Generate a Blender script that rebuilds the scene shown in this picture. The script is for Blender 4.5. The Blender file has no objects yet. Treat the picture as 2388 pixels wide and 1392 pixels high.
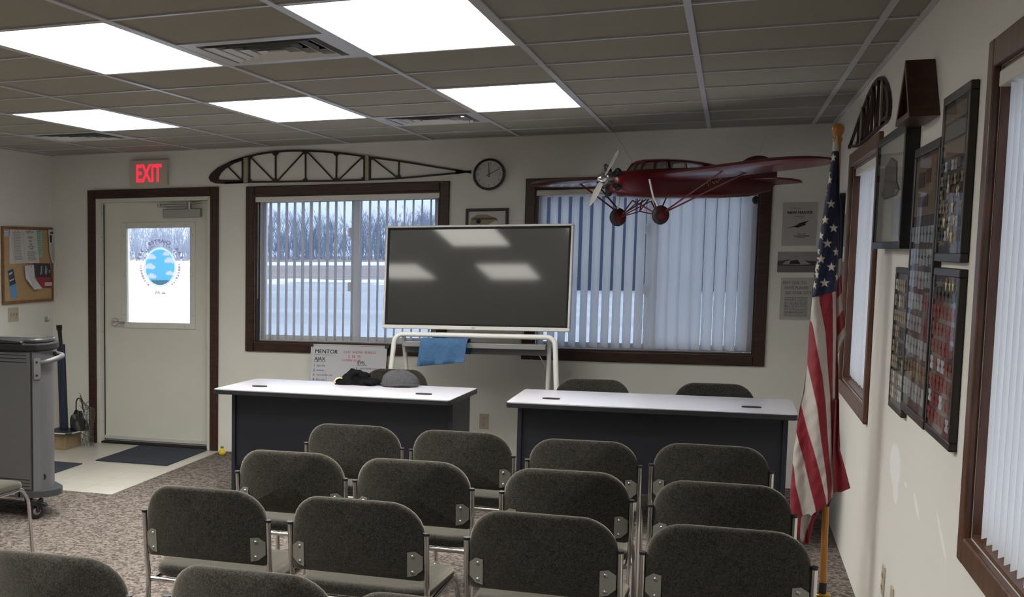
import bpy, math, random
import numpy as np
from mathutils import Vector, Matrix
random.seed(7)
PI = math.pi
scene = bpy.context.scene
C = bpy.data.collections.new('room'); scene.collection.children.link(C)

# ------------------------------------------------------------------ camera
F_PX, YAW, PITCH, ROLL, CAM_H = 2984.4, 0.44492, 0.104392, -0.005183, 1.6245
CX, CY = 274.03, 900.61                      # the picture is an off-centre crop: lens shift
W, H = 2388, 1392
YW, XR, XL, ZC = 9.7272, 0.5949, -5.25, 2.44  # back wall, right wall, left wall, ceiling
S, T5, RO = 0.62345, -0.16271, 0.55249        # ceiling grid
cy_, sy_, cp_, sp_ = math.cos(YAW), math.sin(YAW), math.cos(PITCH), math.sin(PITCH)
fw = Vector((-sy_*cp_, cy_*cp_, -sp_)); r0 = Vector((cy_, sy_, 0)); u0 = r0.cross(fw)
rt = r0*math.cos(ROLL) + u0*math.sin(ROLL); up = -r0*math.sin(ROLL) + u0*math.cos(ROLL)
O = Vector((0, 0, CAM_H))
cam = bpy.data.cameras.new('camera'); co = bpy.data.objects.new('camera', cam); C.objects.link(co)
co.matrix_world = Matrix(((rt.x, up.x, -fw.x, O.x), (rt.y, up.y, -fw.y, O.y), (rt.z, up.z, -fw.z, O.z), (0, 0, 0, 1)))
cam.sensor_fit = 'HORIZONTAL'; cam.sensor_width = 36; cam.lens = F_PX/W*36
cam.shift_x = (W/2-CX)/W; cam.shift_y = (CY-H/2)/W
cam.clip_start = 0.05; cam.clip_end = 2000
scene.camera = co
def ray(x, y): return fw + rt*((x-CX)/F_PX) - up*((y-CY)/F_PX)
def atY(x, y, Y): d = ray(x, y); return O + d*(Y/d.y)
def atX(x, y, X): d = ray(x, y); return O + d*(X/d.x)
def atZ(x, y, Z): d = ray(x, y); return O + d*((Z-CAM_H)/d.z)

# ------------------------------------------------------------------ light, exposure
vs = scene.view_settings
vs.view_transform = 'Standard'; vs.look = 'None'; vs.gamma = 1; vs.exposure = 0.95; vs.use_curve_mapping = False
wd = bpy.data.worlds.new('overcast sky'); scene.world = wd; wd.use_nodes = True
nt = wd.node_tree; bg = nt.nodes['Background']
tc = nt.nodes.new('ShaderNodeTexCoord'); sx = nt.nodes.new('ShaderNodeSeparateXYZ'); rp = nt.nodes.new('ShaderNodeValToRGB')
nt.links.new(tc.outputs['Generated'], sx.inputs[0]); nt.links.new(sx.outputs['Z'], rp.inputs['Fac']); nt.links.new(rp.outputs['Color'], bg.inputs['Color'])
rp.color_ramp.elements[0].position = 0.0; rp.color_ramp.elements[0].color = (.44, .49, .56, 1)
rp.color_ramp.elements[1].position = 0.6; rp.color_ramp.elements[1].color = (.86, .93, 1, 1)
bg.inputs['Strength'].default_value = 2.75
PANEL = 9.5                                   # strength of the ceiling lights

# ------------------------------------------------------------------ materials
def c(r, g, b):
    f = lambda v: (v/255/12.92) if v/255 <= .04045 else ((v/255+.055)/1.055)**2.4
    return (f(r), f(g), f(b), 1)
def mat(name, col, rough=.6, metal=0, spec=.5, noise=0, nscale=30, bump=0, bscale=200, emit=0, sheen=0, trans=0, coat=0, stretch=None):
    m = bpy.data.materials.new(name); m.use_nodes = True; t = m.node_tree; p = t.nodes['Principled BSDF']
    p.inputs['Base Color'].default_value = col; p.inputs['Roughness'].default_value = rough
    p.inputs['Metallic'].default_value = metal; p.inputs['Specular IOR Level'].default_value = spec
    if sheen: p.inputs['Sheen Weight'].default_value = sheen
    if coat: p.inputs['Coat Weight'].default_value = coat; p.inputs['Coat Roughness'].default_value = .1
    if emit: p.inputs['Emission Color'].default_value = col; p.inputs['Emission Strength'].default_value = emit
    if noise or bump:
        tcn = t.nodes.new('ShaderNodeTexCoord'); mp = t.nodes.new('ShaderNodeMapping'); t.links.new(tcn.outputs['Object'], mp.inputs[0])
        if stretch: mp.inputs['Scale'].default_value = stretch
    if noise:
        n = t.nodes.new('ShaderNodeTexNoise'); n.inputs['Scale'].default_value = nscale; n.inputs['Detail'].default_value = 4
        t.links.new(mp.outputs[0], n.inputs['Vector'])
        r = t.nodes.new('ShaderNodeValToRGB'); r.color_ramp.elements[0].position = .35; r.color_ramp.elements[1].position = .65
        r.color_ramp.elements[0].color = tuple(v*(1-noise) for v in col[:3])+(1,)
        r.color_ramp.elements[1].color = tuple(min(1, v*(1+noise)) for v in col[:3])+(1,)
        t.links.new(n.outputs['Fac'], r.inputs['Fac']); t.links.new(r.outputs['Color'], p.inputs['Base Color'])
    if bump:
        n2 = t.nodes.new('ShaderNodeTexNoise'); n2.inputs['Scale'].default_value = bscale; t.links.new(mp.outputs[0], n2.inputs['Vector'])
        b = t.nodes.new('ShaderNodeBump'); b.inputs['Strength'].default_value = bump; b.inputs['Distance'].default_value = .002
        t.links.new(n2.outputs['Fac'], b.inputs['Height']); t.links.new(b.outputs[0], p.inputs['Normal'])
    return m
def glass(name, col, ior=1.45, k=1.0):
    m = bpy.data.materials.new(name); m.use_nodes = True; t = m.node_tree; t.nodes.clear()
    o = t.nodes.new('ShaderNodeOutputMaterial'); a = t.nodes.new('ShaderNodeBsdfTransparent'); g = t.nodes.new('ShaderNodeBsdfGlossy')
    a.inputs[0].default_value = col; g.inputs['Roughness'].default_value = .02
    fr = t.nodes.new('ShaderNodeFresnel'); fr.inputs[0].default_value = ior
    x = t.nodes.new('ShaderNodeMixShader'); kk = t.nodes.new('ShaderNodeMath'); kk.operation = 'MULTIPLY'; kk.inputs[1].default_value = k; t.links.new(fr.outputs[0], kk.inputs[0]); t.links.new(kk.outputs[0], x.inputs[0]); t.links.new(a.outputs[0], x.inputs[1]); t.links.new(g.outputs[0], x.inputs[2])
    t.links.new(x.outputs[0], o.inputs[0]); return m
def translucent(name, col, tcol, f=.5):
    m = bpy.data.materials.new(name); m.use_nodes = True; t = m.node_tree; p = t.nodes['Principled BSDF']; o = t.nodes['Material Output']
    p.inputs['Base Color'].default_value = col; p.inputs['Roughness'].default_value = .55
    a = t.nodes.new('ShaderNodeBsdfTranslucent'); a.inputs[0].default_value = tcol
    x = t.nodes.new('ShaderNodeMixShader'); x.inputs[0].default_value = f
    t.links.new(p.outputs[0], x.inputs[1]); t.links.new(a.outputs[0], x.inputs[2]); t.links.new(x.outputs[0], o.inputs[0]); return m

M = {}
M['wall'] = mat('painted_wall', (.79, .78, .735, 1), .75, bump=.15, bscale=350, noise=.015, nscale=3)
M['wood'] = mat('dark_stained_wood', c(58, 33, 23), .42, noise=.35, nscale=9, stretch=(1, 1, 8))
M['woodh'] = mat('dark_stained_wood_horizontal', c(58, 33, 23), .42, noise=.35, nscale=9, stretch=(1, 8, 8))
M['wood2'] = mat('walnut_casing', c(98, 66, 50), .35, noise=.3, nscale=9, stretch=(4, 4, .8))
M['dkwood'] = mat('mahogany', c(62, 30, 18), .4, noise=.3, nscale=12, stretch=(1, 1, 5))
M['rib'] = mat('rib_wood', c(46, 22, 15), .5, noise=.3, nscale=20)
M['ribweb'] = mat('rib_pale_web', c(165, 158, 138), .7)
M['frame'] = mat('black_brown_frame', c(40, 32, 30), .35)
M['black'] = mat('black_plastic', (.012, .012, .014, 1), .4)
M['blackm'] = mat('black_matte', (.008, .008, .009, 1), .85)
M['vinyl'] = mat('white_vinyl', (.85, .86, .87, 1), .4)
M['slat'] = translucent('vertical_blind_vinyl', (.84, .84, .85, 1), (.97, .98, 1, 1), .70)
M['rail'] = mat('blind_rail', (.75, .73, .68, 1), .4)
M['winglass'] = glass('tinted_window_glass', (.565, .60, .65, 1)); M['sideglass'] = glass('side_window_glass', (.73, .75, .79, 1))
M['doorglass'] = glass('clear_door_glass', (.95, .97, .97, 1))
M['picglass'] = glass('picture_glass', (.96, .96, .96, 1), 1.3, .35)
M['tile'] = mat('ceiling_tile', (.32, .302, .255, 1), .95, noise=.07, nscale=160, bump=.3, bscale=500)
M['tee'] = mat('ceiling_tee', (.50, .50, .53, 1), .35)
M['door'] = mat('door_paint', (.72, .71, .65, 1), .45, noise=.02, nscale=5)
M['doorframe'] = mat('door_frame_paint', (.70, .70, .66, 1), .4)
M['chrome'] = mat('chrome', (.62, .61, .60, 1), .16, metal=1)
M['steel'] = mat('brushed_steel', (.42, .42, .42, 1), .35, metal=1)
M['plate'] = mat('painted_bracket', (.24, .235, .21, 1), .35, metal=.3)
M['silver'] = mat('silver_paint', (.62, .62, .60, 1), .35)
M['white'] = mat('white_paint', (.72, .72, .70, 1), .4)
M['ivory'] = mat('ivory_plastic', (.50, .44, .33, 1), .4)
M['darkgrey'] = mat('dark_grey', (.05, .05, .05, 1), .5)
M['paper'] = mat('paper', (.60, .60, .60, 1), .8)
M['ink'] = mat('black_ink', (.02, .02, .02, 1), .7)
M['greyink'] = mat('grey_ink', (.22, .22, .22, 1), .8)
M['red'] = mat('red_dope', c(86, 5, 16), .3, coat=.2)
M['tabletop'] = mat('table_laminate', (.56, .55, .62, 1), .22, noise=.01, nscale=3)
M['tableedge'] = mat('table_edge', (.015, .017, .020, 1), .4)
M['tablepanel'] = mat('table_panel', (.017, .022, .034, 1), .45)
M['cart'] = mat('cart_enamel', c(84, 83, 85), .45, noise=.03, nscale=300)
M['cart2'] = mat('cart_enamel_corner', c(97, 97, 101), .42)
M['cork'] = mat('cork', c(186, 156, 116), .9, noise=.12, nscale=120)
M['oak'] = mat('oak_frame', c(128, 88, 52), .5, noise=.2, nscale=20)
M['gold'] = mat('gold', c(190, 150, 60), .3, metal=.8)
M['pole'] = mat('varnished_pole', c(176, 118, 40), .3, coat=.3)
M['exit'] = mat('exit_red', (1, .018, .045, 1), .5, emit=.75)
M['beige'] = mat('beige_housing', (.60, .53, .44, 1), .5)
M['panel'] = mat('lit_diffuser', (1, .975, .895, 1), .5, emit=PANEL)
def lens(m):                                  # prismatic lens: throws its light down, little sideways
    t = m.node_tree; p = t.nodes['Principled BSDF']; g = t.nodes.new('ShaderNodeNewGeometry'); d = t.nodes.new('ShaderNodeVectorMath'); d.operation = 'DOT_PRODUCT'
    t.links.new(g.outputs['Incoming'], d.inputs[0]); t.links.new(g.outputs['Normal'], d.inputs[1])
    a = t.nodes.new('ShaderNodeMath'); a.operation = 'POWER'; a.inputs[1].default_value = 2.2; t.links.new(d.outputs['Value'], a.inputs[0])
    b = t.nodes.new('ShaderNodeMath'); b.operation = 'MULTIPLY_ADD'; b.inputs[1].default_value = PANEL*1.5; b.inputs[2].default_value = PANEL*.17; t.links.new(a.outputs[0], b.inputs[0]); t.links.new(b.outputs[0], p.inputs['Emission Strength'])
lens(M['panel'])
M['mat'] = mat('navy_floor_mat', (.018, .024, .042, 1), .9, noise=.3, nscale=200)
M['navy'] = mat('navy_plastic', (.014, .022, .05, 1), .5)
M['blue'] = mat('blue_towel', c(62, 98, 138), .9, noise=.12, nscale=60, bump=.5, bscale=400)
M['cap'] = mat('black_cloth', (.007, .007, .008, 1), .95, spec=.08, bump=.4, bscale=100)
M['cap2'] = mat('charcoal_knit', (.05, .052, .058, 1), .95, bump=.6, bscale=300, noise=.15, nscale=80)
M['yellow'] = mat('yellow', c(230, 200, 40), .6)
M['green'] = mat('pale_green_paper', c(150, 196, 176), .8)

def fabric():
    m = mat('chair_fabric', (.1, .09, .075, 1), .95, sheen=.7, spec=.1); t = m.node_tree; p = t.nodes['Principled BSDF']; p.inputs['Sheen Tint'].default_value = (.62, .58, .50, 1); p.inputs['Sheen Roughness'].default_value = .45
    tcn = t.nodes.new('ShaderNodeTexCoord'); n = t.nodes.new('ShaderNodeTexNoise'); n.inputs['Scale'].default_value = 62; n.inputs['Detail'].default_value = 2; n.inputs['Distortion'].default_value = 2.2
    t.links.new(tcn.outputs['Object'], n.inputs['Vector'])
    r = t.nodes.new('ShaderNodeValToRGB'); e = r.color_ramp.elements
    e[0].position = .40; e[0].color = (.043, .0395, .0355, 1); e[1].position = .60; e[1].color = (.043, .0395, .0355, 1)
    k = e.new(.5); k.color = (.011, .0105, .009, 1)
    t.links.new(n.outputs['Fac'], r.inputs['Fac']); t.links.new(r.outputs['Color'], p.inputs['Base Color'])
    b = t.nodes.new('ShaderNodeBump'); b.inputs['Strength'].default_value = .35; b.inputs['Distance'].default_value = .002
    t.links.new(n.outputs['Fac'], b.inputs['Height']); t.links.new(b.outputs[0], p.inputs['Normal']); return m
M['fabric'] = fabric()
def carpet():
    m = mat('speckled_carpet', (.2, .17, .15, 1), 1, spec=.1); t = m.node_tree; p = t.nodes['Principled BSDF']
    tcn = t.nodes.new('ShaderNodeTexCoord'); n = t.nodes.new('ShaderNodeTexNoise'); n.inputs['Scale'].default_value = 34; n.inputs['Detail'].default_value = 3; n.inputs['Distortion'].default_value = 1.2
    t.links.new(tcn.outputs['Object'], n.inputs['Vector'])
    r = t.nodes.new('ShaderNodeValToRGB'); e = r.color_ramp.elements
    e[0].position = .42; e[0].color = (.07, .057, .052, 1); e[1].position = .58; e[1].color = (.19, .167, .152, 1)
    k = e.new(.5); k.color = (.135, .115, .104, 1)
    t.links.new(n.outputs['Fac'], r.inputs['Fac']); t.links.new(r.outputs['Color'], p.inputs['Base Color'])
    b = t.nodes.new('ShaderNodeBump'); b.inputs['Strength'].default_value = .6; b.inputs['Distance'].default_value = .004
    t.links.new(n.outputs['Fac'], b.inputs['Height']); t.links.new(b.outputs[0], p.inputs['Normal']); return m
M['carpet'] = carpet()
def vtile():
    m = mat('vinyl_floor_tile', (.5, .46, .38, 1), .3); t = m.node_tree; p = t.nodes['Principled BSDF']
    tcn = t.nodes.new('ShaderNodeTexCoord'); b = t.nodes.new('ShaderNodeTexBrick'); b.offset = 0
    b.inputs['Scale'].default_value = 1; b.inputs['Brick Width'].default_value = .305; b.inputs['Row Height'].default_value = .305; b.inputs['Mortar Size'].default_value = .0016
    b.inputs['Color1'].default_value = (.58, .56, .51, 1); b.inputs['Color2'].default_value = (.55, .53, .48, 1); b.inputs['Mortar'].default_value = (.30, .26, .21, 1)
    t.links.new(tcn.outputs['Object'], b.inputs['Vector']); 
    n = t.nodes.new('ShaderNodeTexNoise'); n.inputs['Scale'].default_value = 9; n.inputs['Detail'].default_value = 6; t.links.new(tcn.outputs['Object'], n.inputs['Vector'])
    mx = t.nodes.new('ShaderNodeMixRGB'); mx.blend_type = 'MULTIPLY'; mx.inputs[0].default_value = .25
    t.links.new(b.outputs['Color'], mx.inputs[1]); t.links.new(n.outputs['Color'], mx.inputs[2]); t.links.new(mx.outputs[0], p.inputs['Base Color']); return m
M['vtile'] = vtile()
def rwall():                                  # the right wall, with filler patches brushed on it
    m = mat('painted_right_wall', (.80, .78, .75, 1), .7, bump=.15, bscale=350); t = m.node_tree; p = t.nodes['Principled BSDF']
    tcn = t.nodes.new('ShaderNodeTexCoord'); prev = None
    def ell(y, z, ry, rz, rot):
        mp = t.nodes.new('ShaderNodeMapping'); mp.vector_type = 'TEXTURE'
        mp.inputs['Location'].default_value = (0, y, z); mp.inputs['Rotation'].default_value = (rot, 0, 0); mp.inputs['Scale'].default_value = (100, ry, rz)
        t.links.new(tcn.outputs['Object'], mp.inputs[0]); l = t.nodes.new('ShaderNodeVectorMath'); l.operation = 'LENGTH'; t.links.new(mp.outputs[0], l.inputs[0])
        r = t.nodes.new('ShaderNodeMapRange'); r.inputs['From Min'].default_value = 1.05; r.inputs['From Max'].default_value = .85; t.links.new(l.outputs['Value'], r.inputs['Value']); return r.outputs[0]
    for a in PATCHES:
        e = ell(*a)
        if prev is None: prev = e
        else:
            mx = t.nodes.new('ShaderNodeMath'); mx.operation = 'MAXIMUM'; t.links.new(prev, mx.inputs[0]); t.links.new(e, mx.inputs[1]); prev = mx.outputs[0]
    mm = t.nodes.new('ShaderNodeMixRGB'); t.links.new(prev, mm.inputs[0]); mm.inputs[1].default_value = (.80, .78, .75, 1); mm.inputs[2].default_value = (.90, .90, .92, 1)
    t.links.new(mm.outputs[0], p.inputs['Base Color']); return m
PATCHES = []
for (x, y, ry, rz, rot) in [(2087, 1085, .17, .085, 0), (2088, 1140, .09, .055, .2), (2137, 1180, .09, .016, .35), (2195, 1250, .13, .014, .4), (2112, 1130, .04, .01, 0)]:
    q = atX(x, y, XR); PATCHES.append((q.y, q.z, ry, rz, rot))
M['rwall'] = rwall()
M['snow'] = mat('snowy_apron', (.37, .375, .395, 1), .9, noise=.12, nscale=.25, stretch=(.15, 1, 1))
M['snow2'] = mat('snow_bank', (.70, .72, .76, 1), .9)
M['grass'] = mat('dry_grass', (.25, .20, .19, 1), 1, noise=.2, nscale=.2, stretch=(.2, 1, 1))
M['bark'] = mat('hazed_bark', (.26, .30, .40, 1), 1)  # distance haze is mixed into this pale blue bark colour
M['screen'] = mat('matte_screen', (.012, .012, .0105, 1), .40, spec=.6, coat=1.0); M['screen'].node_tree.nodes['Principled BSDF'].inputs['Coat IOR'].default_value = 1.9; M['screen'].node_tree.nodes['Principled BSDF'].inputs['Coat Roughness'].default_value = .05

# ------------------------------------------------------------------ mesh helpers
class MB:
    def __init__(s): s.v = []; s.f = []; s.m = []; s.mi = 0
    def add(s, v, f):
        n = len(s.v); s.v += [tuple(p) for p in v]; s.f += [tuple(i+n for i in q) for q in f]; s.m += [s.mi]*len(f); return s
    def box(s, x0, x1, y0, y1, z0, z1):
        v = [(x, y, z) for z in (z0, z1) for y in (y0, y1) for x in (x0, x1)]
        return s.add(v, [(0, 2, 3, 1), (4, 5, 7, 6), (0, 1, 5, 4), (2, 6, 7, 3), (0, 4, 6, 2), (1, 3, 7, 5)])
    def rings(s, R, closed=True, cap=True):
        n = len(R[0]); v = [p for r in R for p in r]; f = []
        for i in range(len(R)-1):
            for j in range(n if closed else n-1):
                k = (j+1) % n; f.append((i*n+j, i*n+k, (i+1)*n+k, (i+1)*n+j))
        if cap: f += [tuple(range(n-1, -1, -1)), tuple((len(R)-1)*n+j for j in range(n))]
        return s.add(v, f)
    def tube(s, pts, r, n=10, closed=False):
        P = [Vector(p) for p in pts]; R = []; rr = r if isinstance(r, (list, tuple)) else [r]*len(P); U = None
        for i, p in enumerate(P):
            if closed: d = (P[(i+1) % len(P)]-P[i-1]).normalized()
            else: d = (P[min(i+1, len(P)-1)]-P[max(i-1, 0)]).normalized()
            if U is None: U = d.orthogonal().normalized()
            U = (U - d*U.dot(d)); U = U.normalized() if U.length > 1e-6 else d.orthogonal().normalized()
            V = d.cross(U); R.append([p+(U*math.cos(a)+V*math.sin(a))*rr[i] for a in [2*PI*k/n for k in range(n)]])
        if closed: R.append(R[0]); return s.rings(R, True, False)
        return s.rings(R)
    def prism(s, poly, fn, t0, t1):           # poly: 2D points, fn(a, b, t) -> 3D
        n = len(poly); v = [fn(a, b, t0) for a, b in poly]+[fn(a, b, t1) for a, b in poly]
        return s.add(v, [tuple(range(n-1, -1, -1)), tuple(range(n, 2*n))]+[(i, (i+1) % n, n+(i+1) % n, n+i) for i in range(n)])
    def lathe(s, prof, cx=0, cy=0, n=24, axis='z', cap=True):
        R = []
        for r, z in prof:
            ring = []
            for k in range(n):
                a = 2*PI*k/n; p = (r*math.cos(a), r*math.sin(a), z)
                if axis == 'y': p = (p[0], z, p[1])
                if axis == 'x': p = (z, p[0], p[1])
                ring.append((p[0]+(cx if axis != 'x' else 0), p[1]+(cy if axis == 'z' else 0), p[2]))
            R.append(ring)
        return s.rings(R, True, cap)
    def xf(s, mtx):
        s.v = [tuple(mtx @ Vector(p)) for p in s.v]; return s
    def build(s, name, m, parent=None, smooth=None, bevel=0, seg=2):
        me = bpy.data.meshes.new(name); me.from_pydata(s.v, [], s.f); me.validate()
        for mm in (m if isinstance(m, list) else [m]): me.materials.append(M[mm] if isinstance(mm, str) else mm)
        if isinstance(m, list) and len(me.polygons) == len(s.m): me.polygons.foreach_set('material_index', s.m)
        import bmesh
        b = bmesh.new(); b.from_mesh(me); bmesh.ops.recalc_face_normals(b, faces=b.faces); b.to_mesh(me); b.free()
        if smooth: me.shade_smooth(); me.set_sharp_from_angle(angle=math.radians(smooth))
        o = bpy.data.objects.new(name, me); C.objects.link(o)
        if parent: o.parent = parent
        if bevel:
            bv = o.modifiers.new('bevel', 'BEVEL'); bv.width = bevel; bv.segments = seg; bv.limit_method = 'ANGLE'; bv.angle_limit = .6
            me.shade_smooth(); bv.harden_normals = False; me.set_sharp_from_angle(angle=.7)
        return o
def box(name, m, x0, x1, y0, y1, z0, z1, parent=None, bevel=0):
    return MB().box(x0, x1, y0, y1, z0, z1).build(name, m, parent, bevel=bevel)
def rrect(w, h, r, n=6, cx=0, cy=0):
    P = []
    for (sx, sy, a0) in ((1, 1, 0), (-1, 1, PI/2), (-1, -1, PI), (1, -1, 3*PI/2)):
        for k in range(n+1):
            a = a0+PI/2*k/n; P.append((cx+sx*(w/2-r)+r*math.cos(a), cy+sy*(h/2-r)+r*math.sin(a)))
    return P
def smoothpath(P, n=6):                       # Catmull-Rom through the points
    P = [Vector(p) for p in P]; Q = [P[0]*2-P[1]]+P+[P[-1]*2-P[-2]]; R = []
    for i in range(1, len(Q)-2):
        for k in range(n):
            t = k/n; a, b, d, e = Q[i-1], Q[i], Q[i+1], Q[i+2]
            R.append(.5*((2*b)+(d-a)*t+(2*a-5*b+4*d-e)*t*t+(3*b-a-3*d+e)*t**3))
    R.append(P[-1]); return R
def fillet(P, r, n=5):                        # polyline with rounded corners
    P = [Vector(p) for p in P]; R = [P[0]]
    for i in range(1, len(P)-1):
        a = (P[i-1]-P[i]); b = (P[i+1]-P[i]); q = min(r, a.length*.45, b.length*.45); A = P[i]+a.normalized()*q; B = P[i]+b.normalized()*q
        for k in range(n+1): t = k/n; R.append(A*(1-t)**2+P[i]*2*t*(1-t)+B*t*t)
    R.append(P[-1]); return R
def empty(name, loc=(0, 0, 0), rz=0):
    o = bpy.data.objects.new(name, None); C.objects.link(o); o.location = loc; o.rotation_euler = (0, 0, rz); o.empty_display_size = .1; return o
def tag(o, label, cat, group=None, kind=None):
    o['label'] = label; o['category'] = cat
    if group: o['group'] = group
    if kind: o['kind'] = kind
    return o
def struct(o, label=None):
    o['kind'] = 'structure'
    if label: o['label'] = label
    return o
def copy_tree(o, parent=None):
    d = o.copy(); C.objects.link(d)
    if parent: d.parent = parent
    for ch in list(o.children): copy_tree(ch, d)
    return d
def textmesh(mb, s, size, fn, align='CENTER', bold=0, sx=1.0):   # fn(a, b) -> 3D
    if bold and any(q in s for q in 'MWmw'):   # the wide letters break up when outlined: strike them twice instead
        for k in (-1, 1): textmesh(mb, s, size, (lambda a, b, k=k: fn(a+k*bold*.8, b)), align, 0, sx)
        return mb
    cu = bpy.data.curves.new('t', 'FONT'); cu.body = s; cu.size = size; cu.align_x = align; cu.offset = bold; cu.resolution_u = 2
    ob = bpy.data.objects.new('t', cu); C.objects.link(ob); dg = bpy.context.evaluated_depsgraph_get()
    me = bpy.data.meshes.new_from_object(ob.evaluated_get(dg))
    mb.add([fn(v.co.x*sx, v.co.y) for v in me.vertices], [tuple(p.vertices) for p in me.polygons])
    bpy.data.objects.remove(ob); bpy.data.curves.remove(cu); bpy.data.meshes.remove(me)
    return mb

# ------------------------------------------------------------------ room shell
YB = -4.2; WT = .16
W1 = (-3.42, -1.968, .90, 2.065); W2 = (-1.282, .168, .90, 2.065)      # openings x0,x1,z0,z1
DO = (-4.83, -3.797, 0, 2.07)
SW = (6.735, 8.175, .90, 2.07); NW = (2.28, 3.90, .875, 2.075)          # right wall openings y0,y1
def wall_holes(axis, a0, a1, holes, p0, p1, z1=2.6):
    mb = MB(); hs = sorted(holes); x = a0
    def bx(u0, u1, z0, z1_):
        if u1-u0 < 1e-4 or z1_-z0 < 1e-4: return
        if axis == 'x': mb.box(u0, u1, p0, p1, z0, z1_)
        else: mb.box(p0, p1, u0, u1, z0, z1_)
    for (h0, h1, z0, z1h) in hs:
        bx(x, h0, 0, z1); bx(h0, h1, 0, z0); bx(h0, h1, z1h, z1); x = h1
    bx(x, a1, 0, z1); return mb
struct(wall_holes('x', XL-WT, XR+WT, [DO, W1, W2], YW, YW+WT).build('wall_back', 'wall'))
struct(wall_holes('y', YB, YW-.0005, [SW, NW], XR, XR+WT).build('wall_right', 'rwall'))
struct(box('wall_left', 'wall', XL-WT, XL, YB, YW-.0005, 0, 2.6))
struct(box('wall_rear', 'wall', XL-WT, XR+WT, YB-WT, YB-.0005, 0, 2.6))
# floor: carpet with a vinyl tile entry
TX, TY = -3.70, 7.66
fl = MB().box(TX, XR+WT, YB-.1, YW+WT, -.1, 0).box(XL-WT, TX, YB-.1, TY, -.1, 0)
struct(fl.build('floor', 'carpet'), 'speckled brown grey carpet floor')
fl2 = MB().box(XL-WT, TX-.0005, TY+.0005, YW+WT, -.1, .001)
struct(fl2.build('floor_entry', 'vtile'), 'cream vinyl tile entry floor by the door')
# ceiling: tiles and tees
gx = lambda k: T5+(k-5)*S
gy = lambda r: YW-RO-r*S
K0, K1, R0, R1 = -4, 6, -1, 23
lights = [(k, r) for r in (2, 6, 10) for k in (-1, 1, 3)]
vents = [(2, 6), (2, 1), (-2, 1), (2, 12)]
holes = set()
for k, r in lights: holes |= {(k, r), (k, r+1)}
for v in vents: holes.add(v)
cb = MB()
for k in range(K0, K1+1):
    for r in range(R0, R1):
        if (k, r) in holes: continue
        x0, x1 = max(gx(k), XL), min(gx(k+1), XR); y1, y0 = min(gy(r), YW), max(gy(r+1), YB)
        if x1-x0 < .03 or y1-y0 < .03: continue
        cb.box(x0, x1, y0, y1, ZC+.007, ZC+.02)
cb.box(XL-WT, XR+WT, YB-WT, YW+WT, ZC+.18, ZC+.22)
struct(cb.build('ceiling', 'tile'))
tb = MB(); hw = .012
for k in range(K0+1, K1+1):
    if XL < gx(k) < XR: tb.box(gx(k)-hw, gx(k)+hw, YB, YW, ZC, ZC+.0065)
for r in range(0, R1):
    x = XL
    for k in sorted(k for k, q in lights if q+1 == r): tb.box(x, gx(k)+hw, gy(r)-hw, gy(r)+hw, ZC+.0008, ZC+.0068); x = gx(k+1)-hw
    tb.box(x, XR, gy(r)-hw, gy(r)+hw, ZC+.0008, ZC+.0068)
tb.box(XL, XL+.022, YB, YW, ZC, ZC+.0065).box(XR-.022, XR, YB, YW, ZC, ZC+.0065).box(XL, XR, YW-.02, YW, ZC+.0004, ZC+.0065)
struct(tb.build('trim_1', 'tee'), 'white metal ceiling grid')

# ceiling lights
def troffer(k, r, label):
    x0, x1, y1, y0 = gx(k)+hw, gx(k+1)-hw, gy(r)-hw, gy(r+2)+hw
    t = empty('ceiling_light', ((x0+x1)/2, (y0+y1)/2, ZC)); w, l = (x1-x0)/2, (y1-y0)/2
    fr = MB()
    for a in ((-w, w, -l, -l+.012), (-w, w, l-.012, l), (-w, -w+.012, -l+.012, l-.012), (w-.012, w, -l+.012, l-.012)): fr.box(a[0], a[1], a[2], a[3], -.0, .06)
    fr.build('frame', 'tee', t)
    MB().box(-w+.0125, w-.0125, -l+.0125, l-.0125, .004, .010).build('diffuser', 'panel', t)
    MB().box(-w, w, -l, l, .061, .12).build('housing', 'white', t)
    tag(t, label, 'ceiling light', 'recessed fluorescent ceiling lights'); return t
LBL = {(3, 6): 'largest lit rectangular ceiling panel, cut by the top edge of the photo', (1, 6): 'lit rectangular ceiling panel beside the large square air vent, at upper left',
       (3, 2): 'lit rectangular ceiling panel above the clock and the screen', (1, 2): 'lit rectangular ceiling panel above the curved wing rib on the back wall',
       (-1, 2): 'lit rectangular ceiling panel in front of the exit sign, nearest the left wall'}
for k, r in lights:
    troffer(k, r, LBL.get((k, r), 'lit rectangular ceiling panel behind or beside the camera, outside the photo'))
# vents
def vent(k, r, label, w2=None):
    x0, x1, y1, y0 = gx(k)+hw, gx(k+1)-hw, gy(r)-hw, gy(r+1)+hw
    t = empty('air_vent', ((x0+x1)/2, (y0+y1)/2, ZC)); w = (x1-x0)/2
    def ringbox(mb, a, b, z0, z1):
        mb.rings([[(-a, -a, z0), (a, -a, z0), (a, a, z0), (-a, a, z0)], [(-b, -b, z1), (b, -b, z1), (b, b, z1), (-b, b, z1)]], True, False)
    fb = MB(); ringbox(fb, w, w-.05, .001, .001); ringbox(fb, w-.05, w-.05, .001, .03); fb.build('face_frame', 'tee', t)
    MB().box(-w, w, -w, w, .07, .075).build('duct', 'blackm', t)
    for i in range(4):
        a = w-.075-i*.055; mb = MB(); ringbox(mb, a, a-.022, -.004, .006); ringbox(mb, a-.022, a-.024, .006, .028)
        if a > .03: mb.build('louvre', 'silver', t, bevel=0)
    tag(t, label, 'air vent', 'square ceiling air vents')
vent(2, 6, 'large square louvred ceiling vent between the two nearest ceiling lights')
vent(2, 1, 'square louvred ceiling vent beyond the lights, above the clock')
vent(-2, 1, 'square louvred ceiling vent nearest the left wall, beyond the far left light')
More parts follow.
